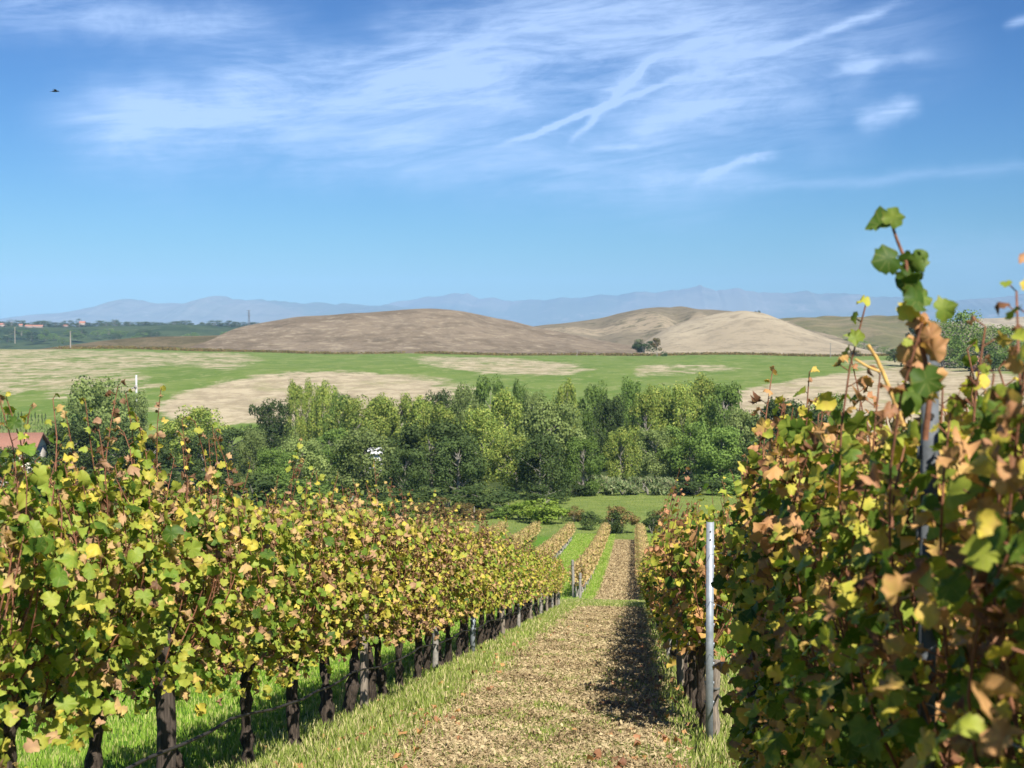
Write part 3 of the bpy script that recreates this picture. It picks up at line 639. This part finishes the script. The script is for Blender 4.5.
pole(577, 350, 363, 930, 'utility pole at the foot of the brown hill', r_=.2); pole(657, 352, 366, 925, 'utility pole beside the round roadside bush', r_=.24); pole(830.5, 343, 359, 900, 'utility pole at the right foot of the beige hill', r_=.24)
# transformer pole with a diagonal strut above the bushy olive green tree
p = at(136.5, 402, 285); tz = at(136.5, 375, 285)[2]; e = empty('transformer_pole', (p[0], 285, float(gz(p[0], 285))), label='white pole with angled bracket rising above the olive green tree', cat='pole'); h = tz-e.location.z
MB().tube([(0, 0, 0), (0, 0, h)], [.24, .2], 8).build('shaft', simple('white pole', (.75, .75, .74), .8), e)
MB().tube([(-.1, 0, h-.8), (-1.5, 0, h-1.6), (-.1, 0, h-2.4), (-1.7, 0, h-3.2)], .12, 6).build('bracket', bpy.data.materials['white pole'], e)
MB().box((-.1, -.2, h-2.5), (.45, .35, .7)).build('box', M_conc, e)
# lattice pylon
p = at(249, 326, 2500); tz = at(249, 310, 2500)[2]; h = tz-p[2]+6; e = empty('pylon', (p[0], 2500, p[2]-6), label='faint lattice pylon on the skyline left of the brown hill', cat='pylon')
mb = MB()
for sx in (-1, 1):
    for sy in (-1, 1): mb.tube([(sx*2.2, sy*2.2, 0), (sx*.4, sy*.4, h)], [.3, .2], 4)
for k in range(8):
    z0, z1 = h*k/8, h*(k+1)/8; w0, w1 = 2.2-1.8*k/8, 2.2-1.8*(k+1)/8
    for sy in (-1, 1): mb.tube([(-w0, sy*w0, z0), (w1, sy*w1, z1)], .12, 4).tube([(w0, sy*w0, z0), (-w1, sy*w1, z1)], .12, 4)
mb.build('tower', M_wire, e); mb = MB()
for k in (.97, .85, .73): mb.box((0, 0, h*k), (8, .5, .5))
mb.build('crossarm', M_wire, e)
# bird
p = at(55.5, 91.5, 45); e = empty('bird', tuple(p), R(10), label='small dark bird gliding in the blue sky at upper left', cat='bird')
M_bird = simple('bird feathers', (.02, .018, .016), .8)
mb = MB().tube([(-.13, 0, 0), (-.1, 0, .005), (-.04, 0, .012), (.03, 0, .01), (.07, 0, .014), (.10, 0, .01), (.125, 0, .004)], [.004, .016, .028, .028, .018, .016, .003], 8)
mb.add([(-.1, -.01, 0), (-.1, .01, 0), (-.18, .03, .0), (-.18, -.03, 0), (-.14, 0, -.008)], [[0, 1, 4], [1, 2, 4], [2, 3, 4], [3, 0, 4]])
mb.build('body', M_bird, e, True)
for s in (-1, 1):
    w_ = [(.04, s*.02, .01), (-.03, s*.02, .01), (.055, s*.10, .05), (-.02, s*.10, .05), (.02, s*.2, .045), (-.03, s*.19, .045), (-.04, s*.25, .03)]
    lo_ = [(x, y, z-.006) for x, y, z in w_]
    MB().add(w_+lo_, [[0, 1, 3, 2], [2, 3, 5, 4], [7, 9, 10, 8], [9, 11, 12, 10]]).add(w_+lo_, [[4, 5, 6], [11, 13, 12], [0, 2, 7], [2, 9, 7], [2, 4, 9], [4, 11, 9], [4, 6, 11], [6, 13, 11]]).build('wing', M_bird, e)

# ------------------------------------------------------------------ vines
_h = [(0, .03), (.12, -.12), (.30, -.13), (.43, .02), (.54, .18), (.57, .36), (.45, .46), (.47, .62), (.34, .74), (.17, .83), (0, .93)]
LEAF_HI = np.array([(x, y) for x, y in _h]+[(-x, y) for x, y in _h[-2:0:-1]])
_l = [(0, .02), (.34, -.12), (.57, .32), (.38, .72), (0, .93)]
LEAF_LO = np.array([(x, y) for x, y in _l]+[(-x, y) for x, y in _l[-2:0:-1]])
def add_leaves(mb, pos, tip, nrm, size, u, r, outline, crumple):
    """each leaf: a lobed fan round its middle, cupped along the midrib and crumpled at the margin when dry"""
    n = len(pos); m_ = len(outline)
    tip = tip/np.linalg.norm(tip, axis=1)[:, None]; nrm = nrm-tip*(nrm*tip).sum(1)[:, None]; nrm /= np.linalg.norm(nrm, axis=1)[:, None]+1e-9
    sd_ = np.cross(tip, nrm); O = np.vstack([[(0, .36)], outline])
    jx_ = 1+.13*r.normal(size=(n, m_+1)); X_ = O[None, :, 0]*jx_; Y_ = np.repeat(O[None, :, 1], n, 0)*(1+.05*r.normal(size=(n, m_+1)))
    cup = r.uniform(-.8, 1.3, n)[:, None]*(1+crumple[:, None]*.6); fold = r.uniform(-.8, .8, n)[:, None]*(1+.3*crumple[:, None])
    Z_ = -cup*X_**2*1.3-fold*(Y_-.4)**2+(.07+.17*crumple[:, None])*r.normal(size=(n, m_+1))
    X_ = X_*(1-.22*crumple[:, None])
    V_ = pos[:, None]+(size*(1-.22*crumple))[:, None, None]*(X_[..., None]*sd_[:, None]+Y_[..., None]*tip[:, None]+Z_[..., None]*nrm[:, None])
    k = np.arange(m_); tri = np.stack([0*k, 1+k, 1+(k+1) % m_], 1)
    Fc = (tri[None]+np.arange(n)[:, None, None]*(m_+1)).reshape(-1, 3)
    uv_ = np.zeros((n, m_+1, 2)); uv_[..., 0] = u[:, None]; uv_[:, 1:, 1] = 1.
    ve = np.zeros(m_+1); ve[0] = 1
    for q_ in ([1, 6, 9, 11, 13, 16] if m_ == 20 else []): ve[q_] = 1
    mb.add(V_.reshape(-1, 3), Fc, uv_.reshape(-1, 2), np.tile(ve, n))
def gen_vine(seed, nsh=15, fill=150, top=1.9, hw=.30, lsize=.115, outline=LEAF_HI, brown=0., low=.80, longp=.12, ln=.55, canes=True, leafstep=.075, longh=.5):
    r = np.random.default_rng(seed); lv = MB(); cn = MB(); pos = []; tip = []; nrm = []; sz = []; uu = []; pet = []
    cz = .88
    for k in range(nsh):
        y0 = r.uniform(-ln, ln); sgn = 1 if r.random() < .5 else -1
        L = (top-cz)*r.uniform(.75, 1.05)
        if r.random() < longp: L += r.uniform(.15, longh)
        bow = sgn*hw*r.uniform(.2, 1.15); dyy = r.normal()*.18; tt = np.linspace(0, 1, 9)
        droop = .35 if r.random() < .2 else 0.
        path = np.stack([bow*np.sin(tt*np.pi*.75)+r.normal()*.03*tt, y0+dyy*tt+.03*np.sin(tt*7+k), cz+L*tt-droop*tt**3], 1)
        if canes: cn.tube(path, np.linspace(.0055, .0025, 9), 5, cap=False)
        nn = int(L/leafstep); bias = r.uniform(-.32, .34)+brown
        for q_ in range(nn):
            f = (q_+1)/nn; pt = np.array([np.interp(f, tt, path[:, c]) for c in range(3)]); an = r.uniform(0, 6.28)
            o = np.array([math.cos(an)+.6*sgn, math.sin(an)*.7, 0]); o /= np.linalg.norm(o)
            s = lsize*r.uniform(.5, 1.35)*(1-.45*max(0, f-.75)/.25)
            lp = pt+o*r.uniform(.02, .085)*(1-.6*f)+np.array([0, 0, .02]); pos.append(lp)
            if canes: pet.append((pt, lp))
            tip.append(o*.6+np.array([0, 0, -.65])+.35*r.normal(size=3)); nrm.append(o*.7+np.array([0, 0, .55])+.45*r.normal(size=3)); sz.append(s)
            uu.append(np.clip(.45+bias+.22*r.normal()+.1*(f-.5), 0, 1))
    for k in range(fill):
        z = r.uniform(low-.10*r.random(), top*.97); f = (z-low)/(top-low); wd = hw*(.55+.6*math.sin(math.pi*min(1, .15+.75*f)))
        sgn = 1 if r.random() < .5 else -1; x = sgn*wd*r.uniform(.1, 1.3)*(1+.35*math.sin(z*7+seed+k%3)); o = np.array([sgn, r.normal()*.5, 0]); o /= np.linalg.norm(o)
        pos.append([x, r.uniform(-ln-.06, ln+.06), z]); tip.append(o*.4+np.array([0, 0, -.8])+.35*r.normal(size=3)); nrm.append(o*.8+np.array([0, 0, .5])+.45*r.normal(size=3)); sz.append(lsize*r.uniform(.45, 1.35))
        uu.append(np.clip(.40+brown+.27*r.normal()+(.12 if f < .15 else 0), 0, 1))
    P_ = np.array(pos); h1 = np.sin(P_[:, 1]*8+seed)*np.sin(P_[:, 2]*8.5+seed*1.7)+.5*np.sin(P_[:, 1]*17+P_[:, 2]*13+seed)
    kp = (h1 > -.38) | (np.abs(P_[:, 0]) < .10) | (P_[:, 2] > top-.12) | (r.random(len(P_)) < .12)
    pos, tip, nrm, sz, uu = [[q2 for q2, k2 in zip(L2, kp) if k2] for L2 in (pos, tip, nrm, sz, uu)]
    if pet:
        A = np.array([a_ for a_, b_ in pet]); B = np.array([b_ for a_, b_ in pet]); w_ = np.array([0, 0, .0016]); w2 = np.array([.0014, .0014, 0])
        Vp = np.stack([A+w_, A-w_+w2, A-w_-w2, B+w_, B-w_+w2, B-w_-w2], 1).reshape(-1, 3); b_ = np.arange(len(A))[:, None, None]*6
        cn.add(Vp, (np.array([[0, 1, 4, 3], [1, 2, 5, 4], [2, 0, 3, 5]])[None]+b_).reshape(-1, 4))
    uu = np.array(uu); cr_ = np.clip((uu-.5)*2.4+.15, 0, 1)
    add_leaves(lv, np.array(pos), np.array(tip), np.array(nrm), np.array(sz), uu, r, outline, cr_)
    return lv, cn
def gen_trunk(seed, sides=10, h=.86, rad=.052, rings=14, cord=.5):
    r = np.random.default_rng(seed); mb = MB(); tt = np.linspace(0, 1, rings)
    lx, ly = r.normal()*.07, r.normal()*.13
    path = np.stack([lx*tt**1.3+.022*np.sin(tt*5+r.uniform(0, 6)), ly*(tt-.0)+.03*np.sin(tt*4.+r.uniform(0, 6)), -.12+(h+.12)*tt], 1); path[:, 0] -= path[0, 0]; path[:, 1] -= path[0, 1]
    rr = rad*(1.15-.45*tt+.16*r.normal(size=rings)); rr[0] *= 1.35; rr[-1] = rad*1.0
    mb.tube(path, rr, sides, .16)
    for s in (-1, 1):
        t2 = np.linspace(0, 1, 6); mb.tube(np.stack([path[-1, 0]*(1-t2), path[-1, 1]*(1-t2)+s*cord*t2, h-.03+.05*np.sin(t2*2.5)+.012*r.normal(size=6)], 1), rad*np.linspace(.6, .3, 6), max(5, sides-3), .15)
    return mb
def ordn(n):
    base = ['', 'first', 'second', 'third', 'fourth', 'fifth', 'sixth', 'seventh', 'eighth', 'ninth', 'tenth', 'eleventh', 'twelfth', 'thirteenth', 'fourteenth', 'fifteenth', 'sixteenth', 'seventeenth', 'eighteenth', 'nineteenth']
    if n < 20: return base[n]
    d, u_ = divmod(n, 10); tn = {2: 'twent', 3: 'thirt', 4: 'fort', 5: 'fift'}[d]
    return tn+'ieth' if u_ == 0 else tn+'y-'+base[u_]
def place(x, y, me_f, me_t, me_c, label, group, rz=0, sc=1.):
    e = empty('grapevine', (x, y, float(gz(x, y))), rz, label=label, cat='grapevine', group=group); e.scale = (sc, sc, sc)
    link('trunk', me_t, e); link('foliage', me_f, e)
    if me_c: link('canes', me_c, e)
    return e
XL, XR = -2.8, .67
TR = [gen_trunk(100+k).mesh('trunk', M_bark) for k in range(6)]
hiF = []
for k in range(8):
    a, b = gen_vine(200+k, 34, 980, 2.06, .32, .069, LEAF_HI, .17+.08*math.sin(k), longp=.2, leafstep=.05); hiF.append((a.mesh('foliage', M_leaf), b.mesh('canes', M_cane)))
midF = []
for k in range(6):
    a, b = gen_vine(300+k, 28, 760, 2.04, .30, .073, LEAF_LO, .15+.09*math.sin(k*2), longp=.15, leafstep=.06); midF.append((a.mesh('foliage', M_leaf), b.mesh('canes', M_cane)))
midR = []
for k in range(4):
    a, b = gen_vine(340+k, 22, 420, 2.08, .25, .085, LEAF_LO, .06, longp=.15, leafstep=.055); midR.append((a.mesh('foliage', M_leafR), b.mesh('canes', M_cane)))
# left row
ly = [5.75, 7.0, 8.5, 9.95, 11.2, 12.35, 13.5]
while ly[-1] < 50.2: ly.append(ly[-1]+1.06)
GL = 'grapevines of the left row'
for k, y in enumerate(ly):
    n = k+1
    look = 'yellow-green' if y < 20 else 'brown-flecked' if y < 40 else 'yellowish'
    if k == 0:     # tall loose shoots at the picture edge
        a, b = gen_vine(511, 34, 980, 2.0, .32, .072, LEAF_HI, .06, longp=.4, longh=.5, leafstep=.055); mf = (a.mesh('foliage', M_leaf), b.mesh('canes', M_cane))
    elif k == 1:
        a, b = gen_vine(512, 34, 960, 2.02, .32, .071, LEAF_HI, .08, longp=.3, longh=.55, leafstep=.05); mf = (a.mesh('foliage', M_leaf), b.mesh('canes', M_cane))
    elif k == 2:
        a, b = gen_vine(513, 34, 960, 2.05, .32, .070, LEAF_HI, .08, longp=.3, longh=.6, leafstep=.05); mf = (a.mesh('foliage', M_leaf), b.mesh('canes', M_cane))
    else: mf = hiF[k % 8] if y < 24 else midF[k % 6]
    place(XL+random.uniform(-.04, .04), y, mf[0], TR[k % 6], mf[1], f'{look} grapevine, {ordn(n)} from the near end of the left row', GL, math.pi if random.random() < .5 else 0, random.uniform(.96, 1.03)*(1-.17*min(1, max(0, (y-26)/22))))
# right row: the near vines, browner and taller
GRr = 'grapevines of the right row'
ry = [2.05, 2.9, 3.8, 4.8, 5.8, 6.8, 7.75]
for k, y in enumerate(ry):
    a, b = gen_vine(600+k, 30, 800, [1.98, 2.02, 2.06, 2.10, 2.14, 2.16, 2.14][k], [.22, .22, .22, .2, .18, .15, .13][k], [.056, .058, .061, .066, .07, .074, .076][k], LEAF_HI, .01, low=.45, longp=.10, longh=.22, leafstep=.045)
    place(XR+[.16, .14, .12, .09, .08, .09, .10][k], y, a.mesh('foliage', M_leafR), TR[k % 6], b.mesh('canes', M_cane), f'blurred grapevine with brown and green leaves, {ordn(k+1)} from the near end of the right row', GRr, 0)
y = 12.85; k = 0
while y < 57:
    mf = midR[k % 4] if y > 16 else hiF[(k+3) % 8]
    place(XR+random.uniform(-.03, .03), y, midR[k % 4][0] if y < 30 else midF[k % 6][0], TR[(k+2) % 6], mf[1], f'{"yellow and brown" if y < 30 else "yellowish"} grapevine, {ordn(k+1)} beyond the metal post in the right row', GRr, math.pi if random.random() < .5 else 0, random.uniform(.96, 1.02)*(1-.15*min(1, max(0, (y-26)/22))))
    y += 1.06; k += 1

# lower block: rows of small tan vines
loF = []; loT = []
for k in range(5):
    a, b = gen_vine(700+k, 14, 170, 1.85, .27, .13, LEAF_LO, 0, canes=False, leafstep=.12, longp=.05); loF.append(a); loT.append(gen_trunk(720+k, 5, rad=.045, rings=5))
loFm = [a.mesh('foliage', M_leafF) for a in loF]; M_pale = simple('pale bark and stake', (.40, .37, .32), .9, 16, .25); loTm = [a.mesh('trunk', M_pale) for a in loT]
cnt = 0
def endY(x): return 142
for xr, y0, y1, lb, gp in [(XL, 70, 141.5, 'small tan grapevine in the straight row left of the far mown lane', 'vines of the far row left of the lane'),
                       (XR, 66, 141.5, 'small tan grapevine in the thin row right of the far mown lane', 'vines of the far row right of the lane'),
                       (-6.28, 78, 141.5, 'small tan grapevine in the second far row left of the mown lane', 'vines of the second far row to the left')]:
    y = y0
    while y < y1:
        place(xr, y, loFm[cnt % 5], loTm[cnt % 5], None, lb, gp, math.pi*(cnt % 2)); cnt += 1; y += 1.08
st = MB(); stt = MB()
def add_mb(dst, src, off, flip):
    dst.ex.append(np.concatenate(src.ex))
    for V_, f_, u_, in zip(src.v, src.f, src.uv): pass
    V_ = np.vstack(src.v)*np.array([flip, flip, 1])+off; base_ = dst.n
    dst.v.append(V_); dst.uv.append(np.vstack(src.uv)); dst.n += len(V_)
    for f_ in src.f: dst.f.append(f_+base_)
cnt2 = 0
for xr, y0, y1 in [(-9.75, 88, 141.5), (-13.2, 92, 141.5), (-16.7, 96, 141.5), (-20.2, 100, 141.5), (-23.7, 104, 141.5), (-27.2, 110, 141.5), (4.15, 66, 141.5), (7.6, 80, 141.5), (11.1, 90, 141.5), (-6.3, 12, 50.5), (4.15, 4, 55)]:
    y = y0
    while y < y1:
        k = cnt2 % 5; o = np.array([xr, y, float(gz(xr, y))]); fl = 1 if cnt2 % 2 else -1
        add_mb(st, loF[k], o, fl); add_mb(st, loT[k], o, fl); cnt2 += 1; y += 1.08
tag(st.build('grapevines', M_leafF), 'rows of small tan grapevines running downhill beyond the nearer rows', 'grapevines', kind='stuff')

# ------------------------------------------------------------------ posts, wires, hoses
def post(x, y, h, label, mat, kind='metal', name='trellis_post', lean=(0, 0), group=None, wd=.05):
    e = empty(name, (x, y, float(gz(x, y))), label=label, cat='post', group=group); e.rotation_euler = (lean[0], lean[1], 0)
    mb = MB()
    if kind == 'metal':    # folded C-section with hooked lugs down its edges
        t_ = .0035
        mb.box((0, -wd/2, h/2-.15), (wd, t_, h+.3)).box((-wd/2+t_/2, -.001, h/2-.15), (t_, wd-t_-.002, h+.3)).box((wd/2-t_/2, -.001, h/2-.15), (t_, wd-t_-.002, h+.3))
        lg = mb
        for k in range(9):
            for s in (-1, 1): lg.box((s*(wd/2+.005), 0, .35+k*(h-.4)/9), (.009, .012, .03))
        mb.build('profile', mat, e); hl = MB()
        for k in range(2): hl.tube([(0, -wd/2-.0025, h-.08-k*.07), (0, -wd/2-.006, h-.08-k*.07)], .007, 8)
        hl.build('hole', M_hose, e)
    else:
        r = np.random.default_rng(int(abs(x*97+y*13))); tt = np.linspace(0, 1, 8)
        mb.tube(np.stack([.006*r.normal(size=8), .006*r.normal(size=8), -.25+(h+.25)*tt], 1), wd*(1+.06*r.normal(size=8)), 9, .07)
        mb.build('shaft', mat, e); MB().tube([(0, 0, h-.25), (0, 0, h-.235)], wd*1.12, 10).build('wire_band', M_wire, e)
    return e
post(XR-.02, 11.95, 1.90, 'tall pale galvanised metal post standing free at the gap in the right row', M_post, wd=.062)
post(XR+.045, 12.15, .72, 'short weathered wooden stake close behind the pale metal post', M_wood, 'wood', 'wooden_stake', wd=.035)
post(XR+.0, 3.25, 2.06, 'blurred galvanised post rising from the near right vines', simple('dull grey post', (.09, .10, .11), .8, 14, .4, metal=.1), wd=.034)
post(XL+.03, 8.05, 1.15, 'straight dark wooden post among the nearest left vine trunks', simple('dark wood', (.07, .055, .045), .95, 12, .4, .8, .01, scale=(6, 6, .5)), 'wood', 'wooden_post', wd=.055)
post(XL+.12, 23.2, 1.0, 'pale post with a short crossbar midway along the left row', M_post, wd=.07)
for k, y in enumerate([13.9, 19, 29, 33, 37, 41, 44, 47, 49.3, 50.9]):
    post(XL+.08, y, 1.75 if k else 1.5, f'{"grey" if k%2 else "pale"} post in the left row, {ordn(k+1)} of its posts counted towards the valley', M_conc if k % 2 else M_wood, 'wood', 'wooden_post', wd=.045, group='posts of the left row')
for k, y in enumerate([17.5, 23, 28.5, 34, 39.5, 45, 51, 57.2]):
    post(XR-.08, y, 1.75, f'pale stake in the right row, {ordn(k+1)} beyond the pale metal post', M_conc if k % 2 else M_wood, 'wood', 'wooden_post', wd=.045, group='posts of the right row')
for k, (x, l) in enumerate([(XL-.12, 'tall grey end post leaning at the start of the far left row'), (XR, 'grey end post at the start of the far right row'), (XL+.22, 'shorter grey post beside the leaning end post')]):
    post(x, 68.6-k*.3 if k != 1 else 65, [1.95, 1.8, 1.3][k], l, M_conc, 'wood', 'wooden_post', lean=(0, R(-2 if k == 0 else 0)), wd=.07)
for xr, l in [(XL, 'left row of the far block'), (XR, 'thin row right of the far lane'), (-6.28, 'second far row on the left'), (4.15, 'far row right of the thin one')]:
    for k, y in enumerate(np.arange(73, 141, 5.4)):
        post(xr+.1, float(y), 1.7, f'pale thin stake among the vines of the {l}', M_conc, 'wood', 'wooden_stake', wd=.035, group=f'stakes of the {l}')
def wire(x, hgt, y0, y1, label, name, rad, mat, sag=.0, n=60, wob=0.):
    ys_ = np.linspace(y0, y1, n); r = np.random.default_rng(int(hgt*1000)+int(abs(x)*10))
    z = zprof(ys_)+hgt-sag*np.abs(np.sin((ys_-y0)*np.pi/4.2))+wob*r.normal(size=n)
    tag(MB().tube(np.stack([x+0*ys_+wob*r.normal(size=n), ys_, z], 1), rad, 6).build(name, mat, smooth=True), label, name.split('_')[-1])
wire(XL+.10, .47, 5.0, 51, 'black irrigation hose sagging from trunk to trunk along the left row', 'irrigation_hose', .011, M_hose, .06, 90, .006)
wire(XR+.06, .52, 1.5, 57, 'dark irrigation hose slung along the foot of the right row', 'irrigation_hose', .011, M_hose, .08, 100, .006)
for x, l in ((XL, 'left'), (XR, 'right')):
    for hh, hl_ in ((.80, 'lowest'), (1.25, 'middle'), (1.65, 'topmost')): wire(x-.02, hh, 1.5 if x > 0 else 5, 51 if x < 0 else 57, f'{hl_} thin steel wire strung through the {l} row', 'trellis_wire', .002, M_wire)

# the tall lone shoot above the near right post, and the cut yellow canes beside it
r = np.random.default_rng(77)
e = empty('vine_shoot', tuple(at(925, 440, 3.05)), label='tall single vine shoot with green leaves rising against the sky', cat='vine shoot'); e0 = np.array(e.location)
pts = np.array([at(*q_, 3.05) for q_ in [(925, 440), (930, 395), (925, 360), (914, 320), (908, 285), (906, 262), (897, 240), (890, 219)]])-e0
MB().tube(pts, np.linspace(.007, .003, 8), 6).build('cane', M_cane, e, True)
lv = MB(); LP = [(880, 226, 30, .12, 200), (894, 217, 22, .28, 60), (886, 259, 30, .08, 190), (908, 262, 26, .06, 250), (917, 262, 24, .2, 300), (904, 280, 32, .05, 230), (920, 284, 26, .12, 290), (913, 303, 30, .07, 260), (924, 297, 22, .22, 310),
              (906, 310, 24, .55, 220), (918, 322, 26, .8, 250), (945, 312, 24, .3, 350), (930, 338, 30, .78, 280), (905, 345, 34, .72, 200), (935, 352, 30, .75, 300), (912, 370, 36, .8, 240), (926, 382, 34, .12, 280), (938, 372, 28, .7, 330), (908, 395, 36, .2, 210)]
for (a, b, s, u_, an) in LP:
    pp = at(a, b, 3.05+r.normal()*.03)-e0; nn = np.array([r.normal()*.3, -1, .3+r.normal()*.3]); td = np.array([math.cos(R(an)), 0, math.sin(R(an))])
    s3 = s*3.05/FPX*.88
    add_leaves(lv, (pp-td*s3*.4)[None], (td+.2*r.normal(size=3))[None], nn[None], np.array([s3]), np.array([u_]), r, LEAF_HI, np.array([max(0, (u_-.5)*1.6)]))
lv.build('foliage', M_leafR, e)
for pts_, l, rd in [([(868, 345), (876, 357), (884, 375), (893, 398), (905, 430)], 'thick dry cane stub with yellow tip standing above the near vines', .006), ([(855, 359), (868, 367), (880, 372)], 'thin pale side twig beside the thick dry cane', .004)]:
    P_ = np.array([at(*q_, 3.6) for q_ in pts_]); tag(MB().tube(P_, np.linspace(rd*.8, rd, len(P_)), 6).build('dry_cane', M_caneY, smooth=True), l, 'cane')

# ------------------------------------------------------------------ grass and clippings
def blades(n, xf, yf, hf, wf, seed, name, mat, label, lean=.5):
    r = np.random.default_rng(seed); y = yf(r, n); x = xf(r, n, y); z = gz(x, y); h = hf(r, n, y); wd = wf(y)
    a = r.uniform(0, 2*np.pi, n); dx_, dy_ = np.cos(a), np.sin(a); ln_ = lean*r.uniform(.1, 1, n)*h; b = r.uniform(0, 2*np.pi, n)
    p0 = np.stack([x-dx_*wd/2, y-dy_*wd/2, z-.01], 1); p1 = np.stack([x+dx_*wd/2, y+dy_*wd/2, z-.01], 1)
    m0 = np.stack([x-dx_*wd*.35+ln_*.35*np.cos(b), y-dy_*wd*.35+ln_*.35*np.sin(b), z+h*.6], 1); m1 = m0+np.stack([dx_*wd*.7, dy_*wd*.7, 0*z], 1)
    p2 = np.stack([x+ln_*np.cos(b), y+ln_*np.sin(b), z+h], 1)
    V_ = np.stack([p0, p1, m1, p2, m0], 1).reshape(-1, 3); u_ = np.repeat(r.uniform(0, 1, (n, 2)), 5, 0)
    o = MB().add(V_, np.arange(n*5).reshape(-1, 5), u_).build(name, mat); tag(o, label, 'grass', kind='stuff'); return o
M_gb = foliage_mat('bright grass', (.15, .27, .025), (.27, .40, .06), (.44, .44, .16), .35, 0)
M_gd = foliage_mat('dull grass', (.15, .21, .035), (.29, .35, .08), (.56, .49, .25), .35, 0)
M_mgr = foliage_mat('meadow grass', (.12, .18, .03), (.22, .27, .07), None, .3, 0)
def ydist(a, b, p):
    return lambda r, n: (a**(1-p)+r.uniform(0, 1, n)*(b**(1-p)-a**(1-p)))**(1/(1-p))
wf = lambda y: .006+.0005*y
clump = lambda x, y: .5+.5*np.sin(x*3.1+1.3*np.sin(y*1.7))*np.sin(y*2.3+np.sin(x*2.2))
def xunder(r, n, y): return np.where(r.random(n) < .6, -2.45+.3*r.normal(size=n), .98+.28*r.normal(size=n))
blades(90000, lambda r, n, y: -3.2-r.uniform(0, 1, n)**1.3*7, ydist(8, 45, 1.3), lambda r, n, y: r.uniform(.025, .075, n), wf, 1, 'grass', M_gb, 'bright green grass in the lane beyond the left row')
blades(110000, xunder, ydist(8, 64, 1.5), lambda r, n, y: .025+.10*r.random(n)**2.2, wf, 2, 'grass', M_gd, 'dull green and straw grass along the feet of the vines')
blades(60000, lambda r, n, y: np.where(r.random(n) < .7, -.9+.45*r.normal(size=n)+.3*np.sin(y*.7), r.uniform(-2.3, .6, n)), ydist(8, 50, 1.4), lambda r, n, y: r.uniform(.015, .045, n), wf, 3, 'grass', M_gd, 'sparse grass between the clippings of the mown lane', .9)
blades(90000, lambda r, n, y: np.where(r.random(n) < .6, r.uniform(-6.1, -1.9, n), r.uniform(.9, 4, n)), lambda r, n: r.uniform(64, 150, n)**1., lambda r, n, y: r.uniform(.03, .13, n), wf, 6, 'grass', M_gb, 'green grass between the rows of the far vineyard block')
blades(30000, lambda r, n, y: r.uniform(-30, 60, n), lambda r, n: r.uniform(143, 225, n), lambda r, n, y: r.uniform(.06, .25, n), lambda y: .06+0*y, 7, 'grass', M_mgr, 'rough meadow grass between the far vines and the trees')
blades(26000, lambda r, n, y: r.uniform(-7, 4.5, n), lambda r, n: np.clip(58+3.6*r.normal(size=n), 48, 67), lambda r, n, y: r.uniform(.04, .09, n), wf, 4, 'grass', M_gd, 'green grass of the crossing path below the near vines')
m, t = material('clippings'); uvn = t.n('ShaderNodeUVMap'); u, v = t.xyz(uvn.outputs[0])[:2]
out(t, bsdf(t, t.ramp(u, [(0, (.08, .055, .03)), (.22, (.22, .155, .08)), (.5, (.37, .285, .155)), (.8, (.48, .385, .22)), (1, (.29, .235, .10))]), .9, spec=.15)); M_clip = m
r = np.random.default_rng(9); n = 170000
y = ydist(8, 50, 1.25)(r, n); x = -.85+r.uniform(-1.15, 1.15, n)+.12*r.normal(size=n); n2_ = 24000
hole = clump(x*1.1+1, y*.8)*.35+clump(x*2.7+1, y*2.1)*.35+clump(x*5.1, y*4.3+2)*.3; keep = r.random(n) < np.clip((.72-hole)*3.2, .06, 1); x, y = x[keep], y[keep]
y = np.concatenate([y, r.uniform(65, 141, n2_)]); x = np.concatenate([x, -.85+r.uniform(-1.15, 1.1, n2_)])
cp = np.stack([x, y, gz(x, y)+.01+.035*r.random(len(x))**2+.05*clump(x*3.1, y*2.9)*r.random(len(x))], 1)
nn = np.tile([0, 0, 1.], (len(x), 1))+.55*r.normal(size=(len(x), 3))
cv, cf, cu = cards(cp, 1., r, nn, 1.5); k_ = np.repeat(r.random(len(cp)) < .45, 4); md = np.repeat(cp, 4, 0); ax = np.repeat(cv[0::4]-cv[2::4], 4, 0); ax /= np.linalg.norm(ax, axis=1)[:, None]; dv = cv-md; al = (dv*ax).sum(1)[:, None]*ax; cv = np.where(k_[:, None], md+al*1.9+(dv-al)*.28, cv); cent = np.repeat(cp, 4, 0); sz = np.repeat((.014+.0008*np.minimum(y, 90))*r.uniform(.5, 1.3, len(x)), 4)
cv = cent+(cv-cent)*sz[:, None]
patch = np.repeat(.5+.25*np.sin(x*3.9+y*1.6+np.sin(y*2.3))+.25*np.sin(y*2.9-x*1.7+np.sin(x*5.1)), 4); cu[:, 0] = np.clip(cu[:, 0]*.6+.42*patch-.02, 0, 1)
tag(MB().add(cv, cf, cu).build('clippings', M_clip), 'dry straw and chopped leaf clippings strewn over the mown lane', 'clippings', kind='stuff')
# fallen vine leaves under the rows
fl = MB(); n = 320; y = ydist(8, 40, 1.3)(r, n); x = np.where(r.random(n) < .5, -2.3+.5*r.normal(size=n), .3+.4*r.normal(size=n)); P_ = np.stack([x, y, gz(x, y)+.03+.05*r.random(n)], 1)
an = r.uniform(0, 6.28, n); add_leaves(fl, P_, np.stack([np.cos(an), np.sin(an), 0*an], 1), np.tile([0, 0, 1.], (n, 1))+.3*r.normal(size=(n, 3)), r.uniform(.06, .1, n), r.uniform(.6, 1, n), r, LEAF_LO, np.full(n, .8))
tag(fl.build('fallen_leaves', M_leafR), 'brown fallen vine leaves scattered at the feet of the rows', 'leaves', kind='stuff')
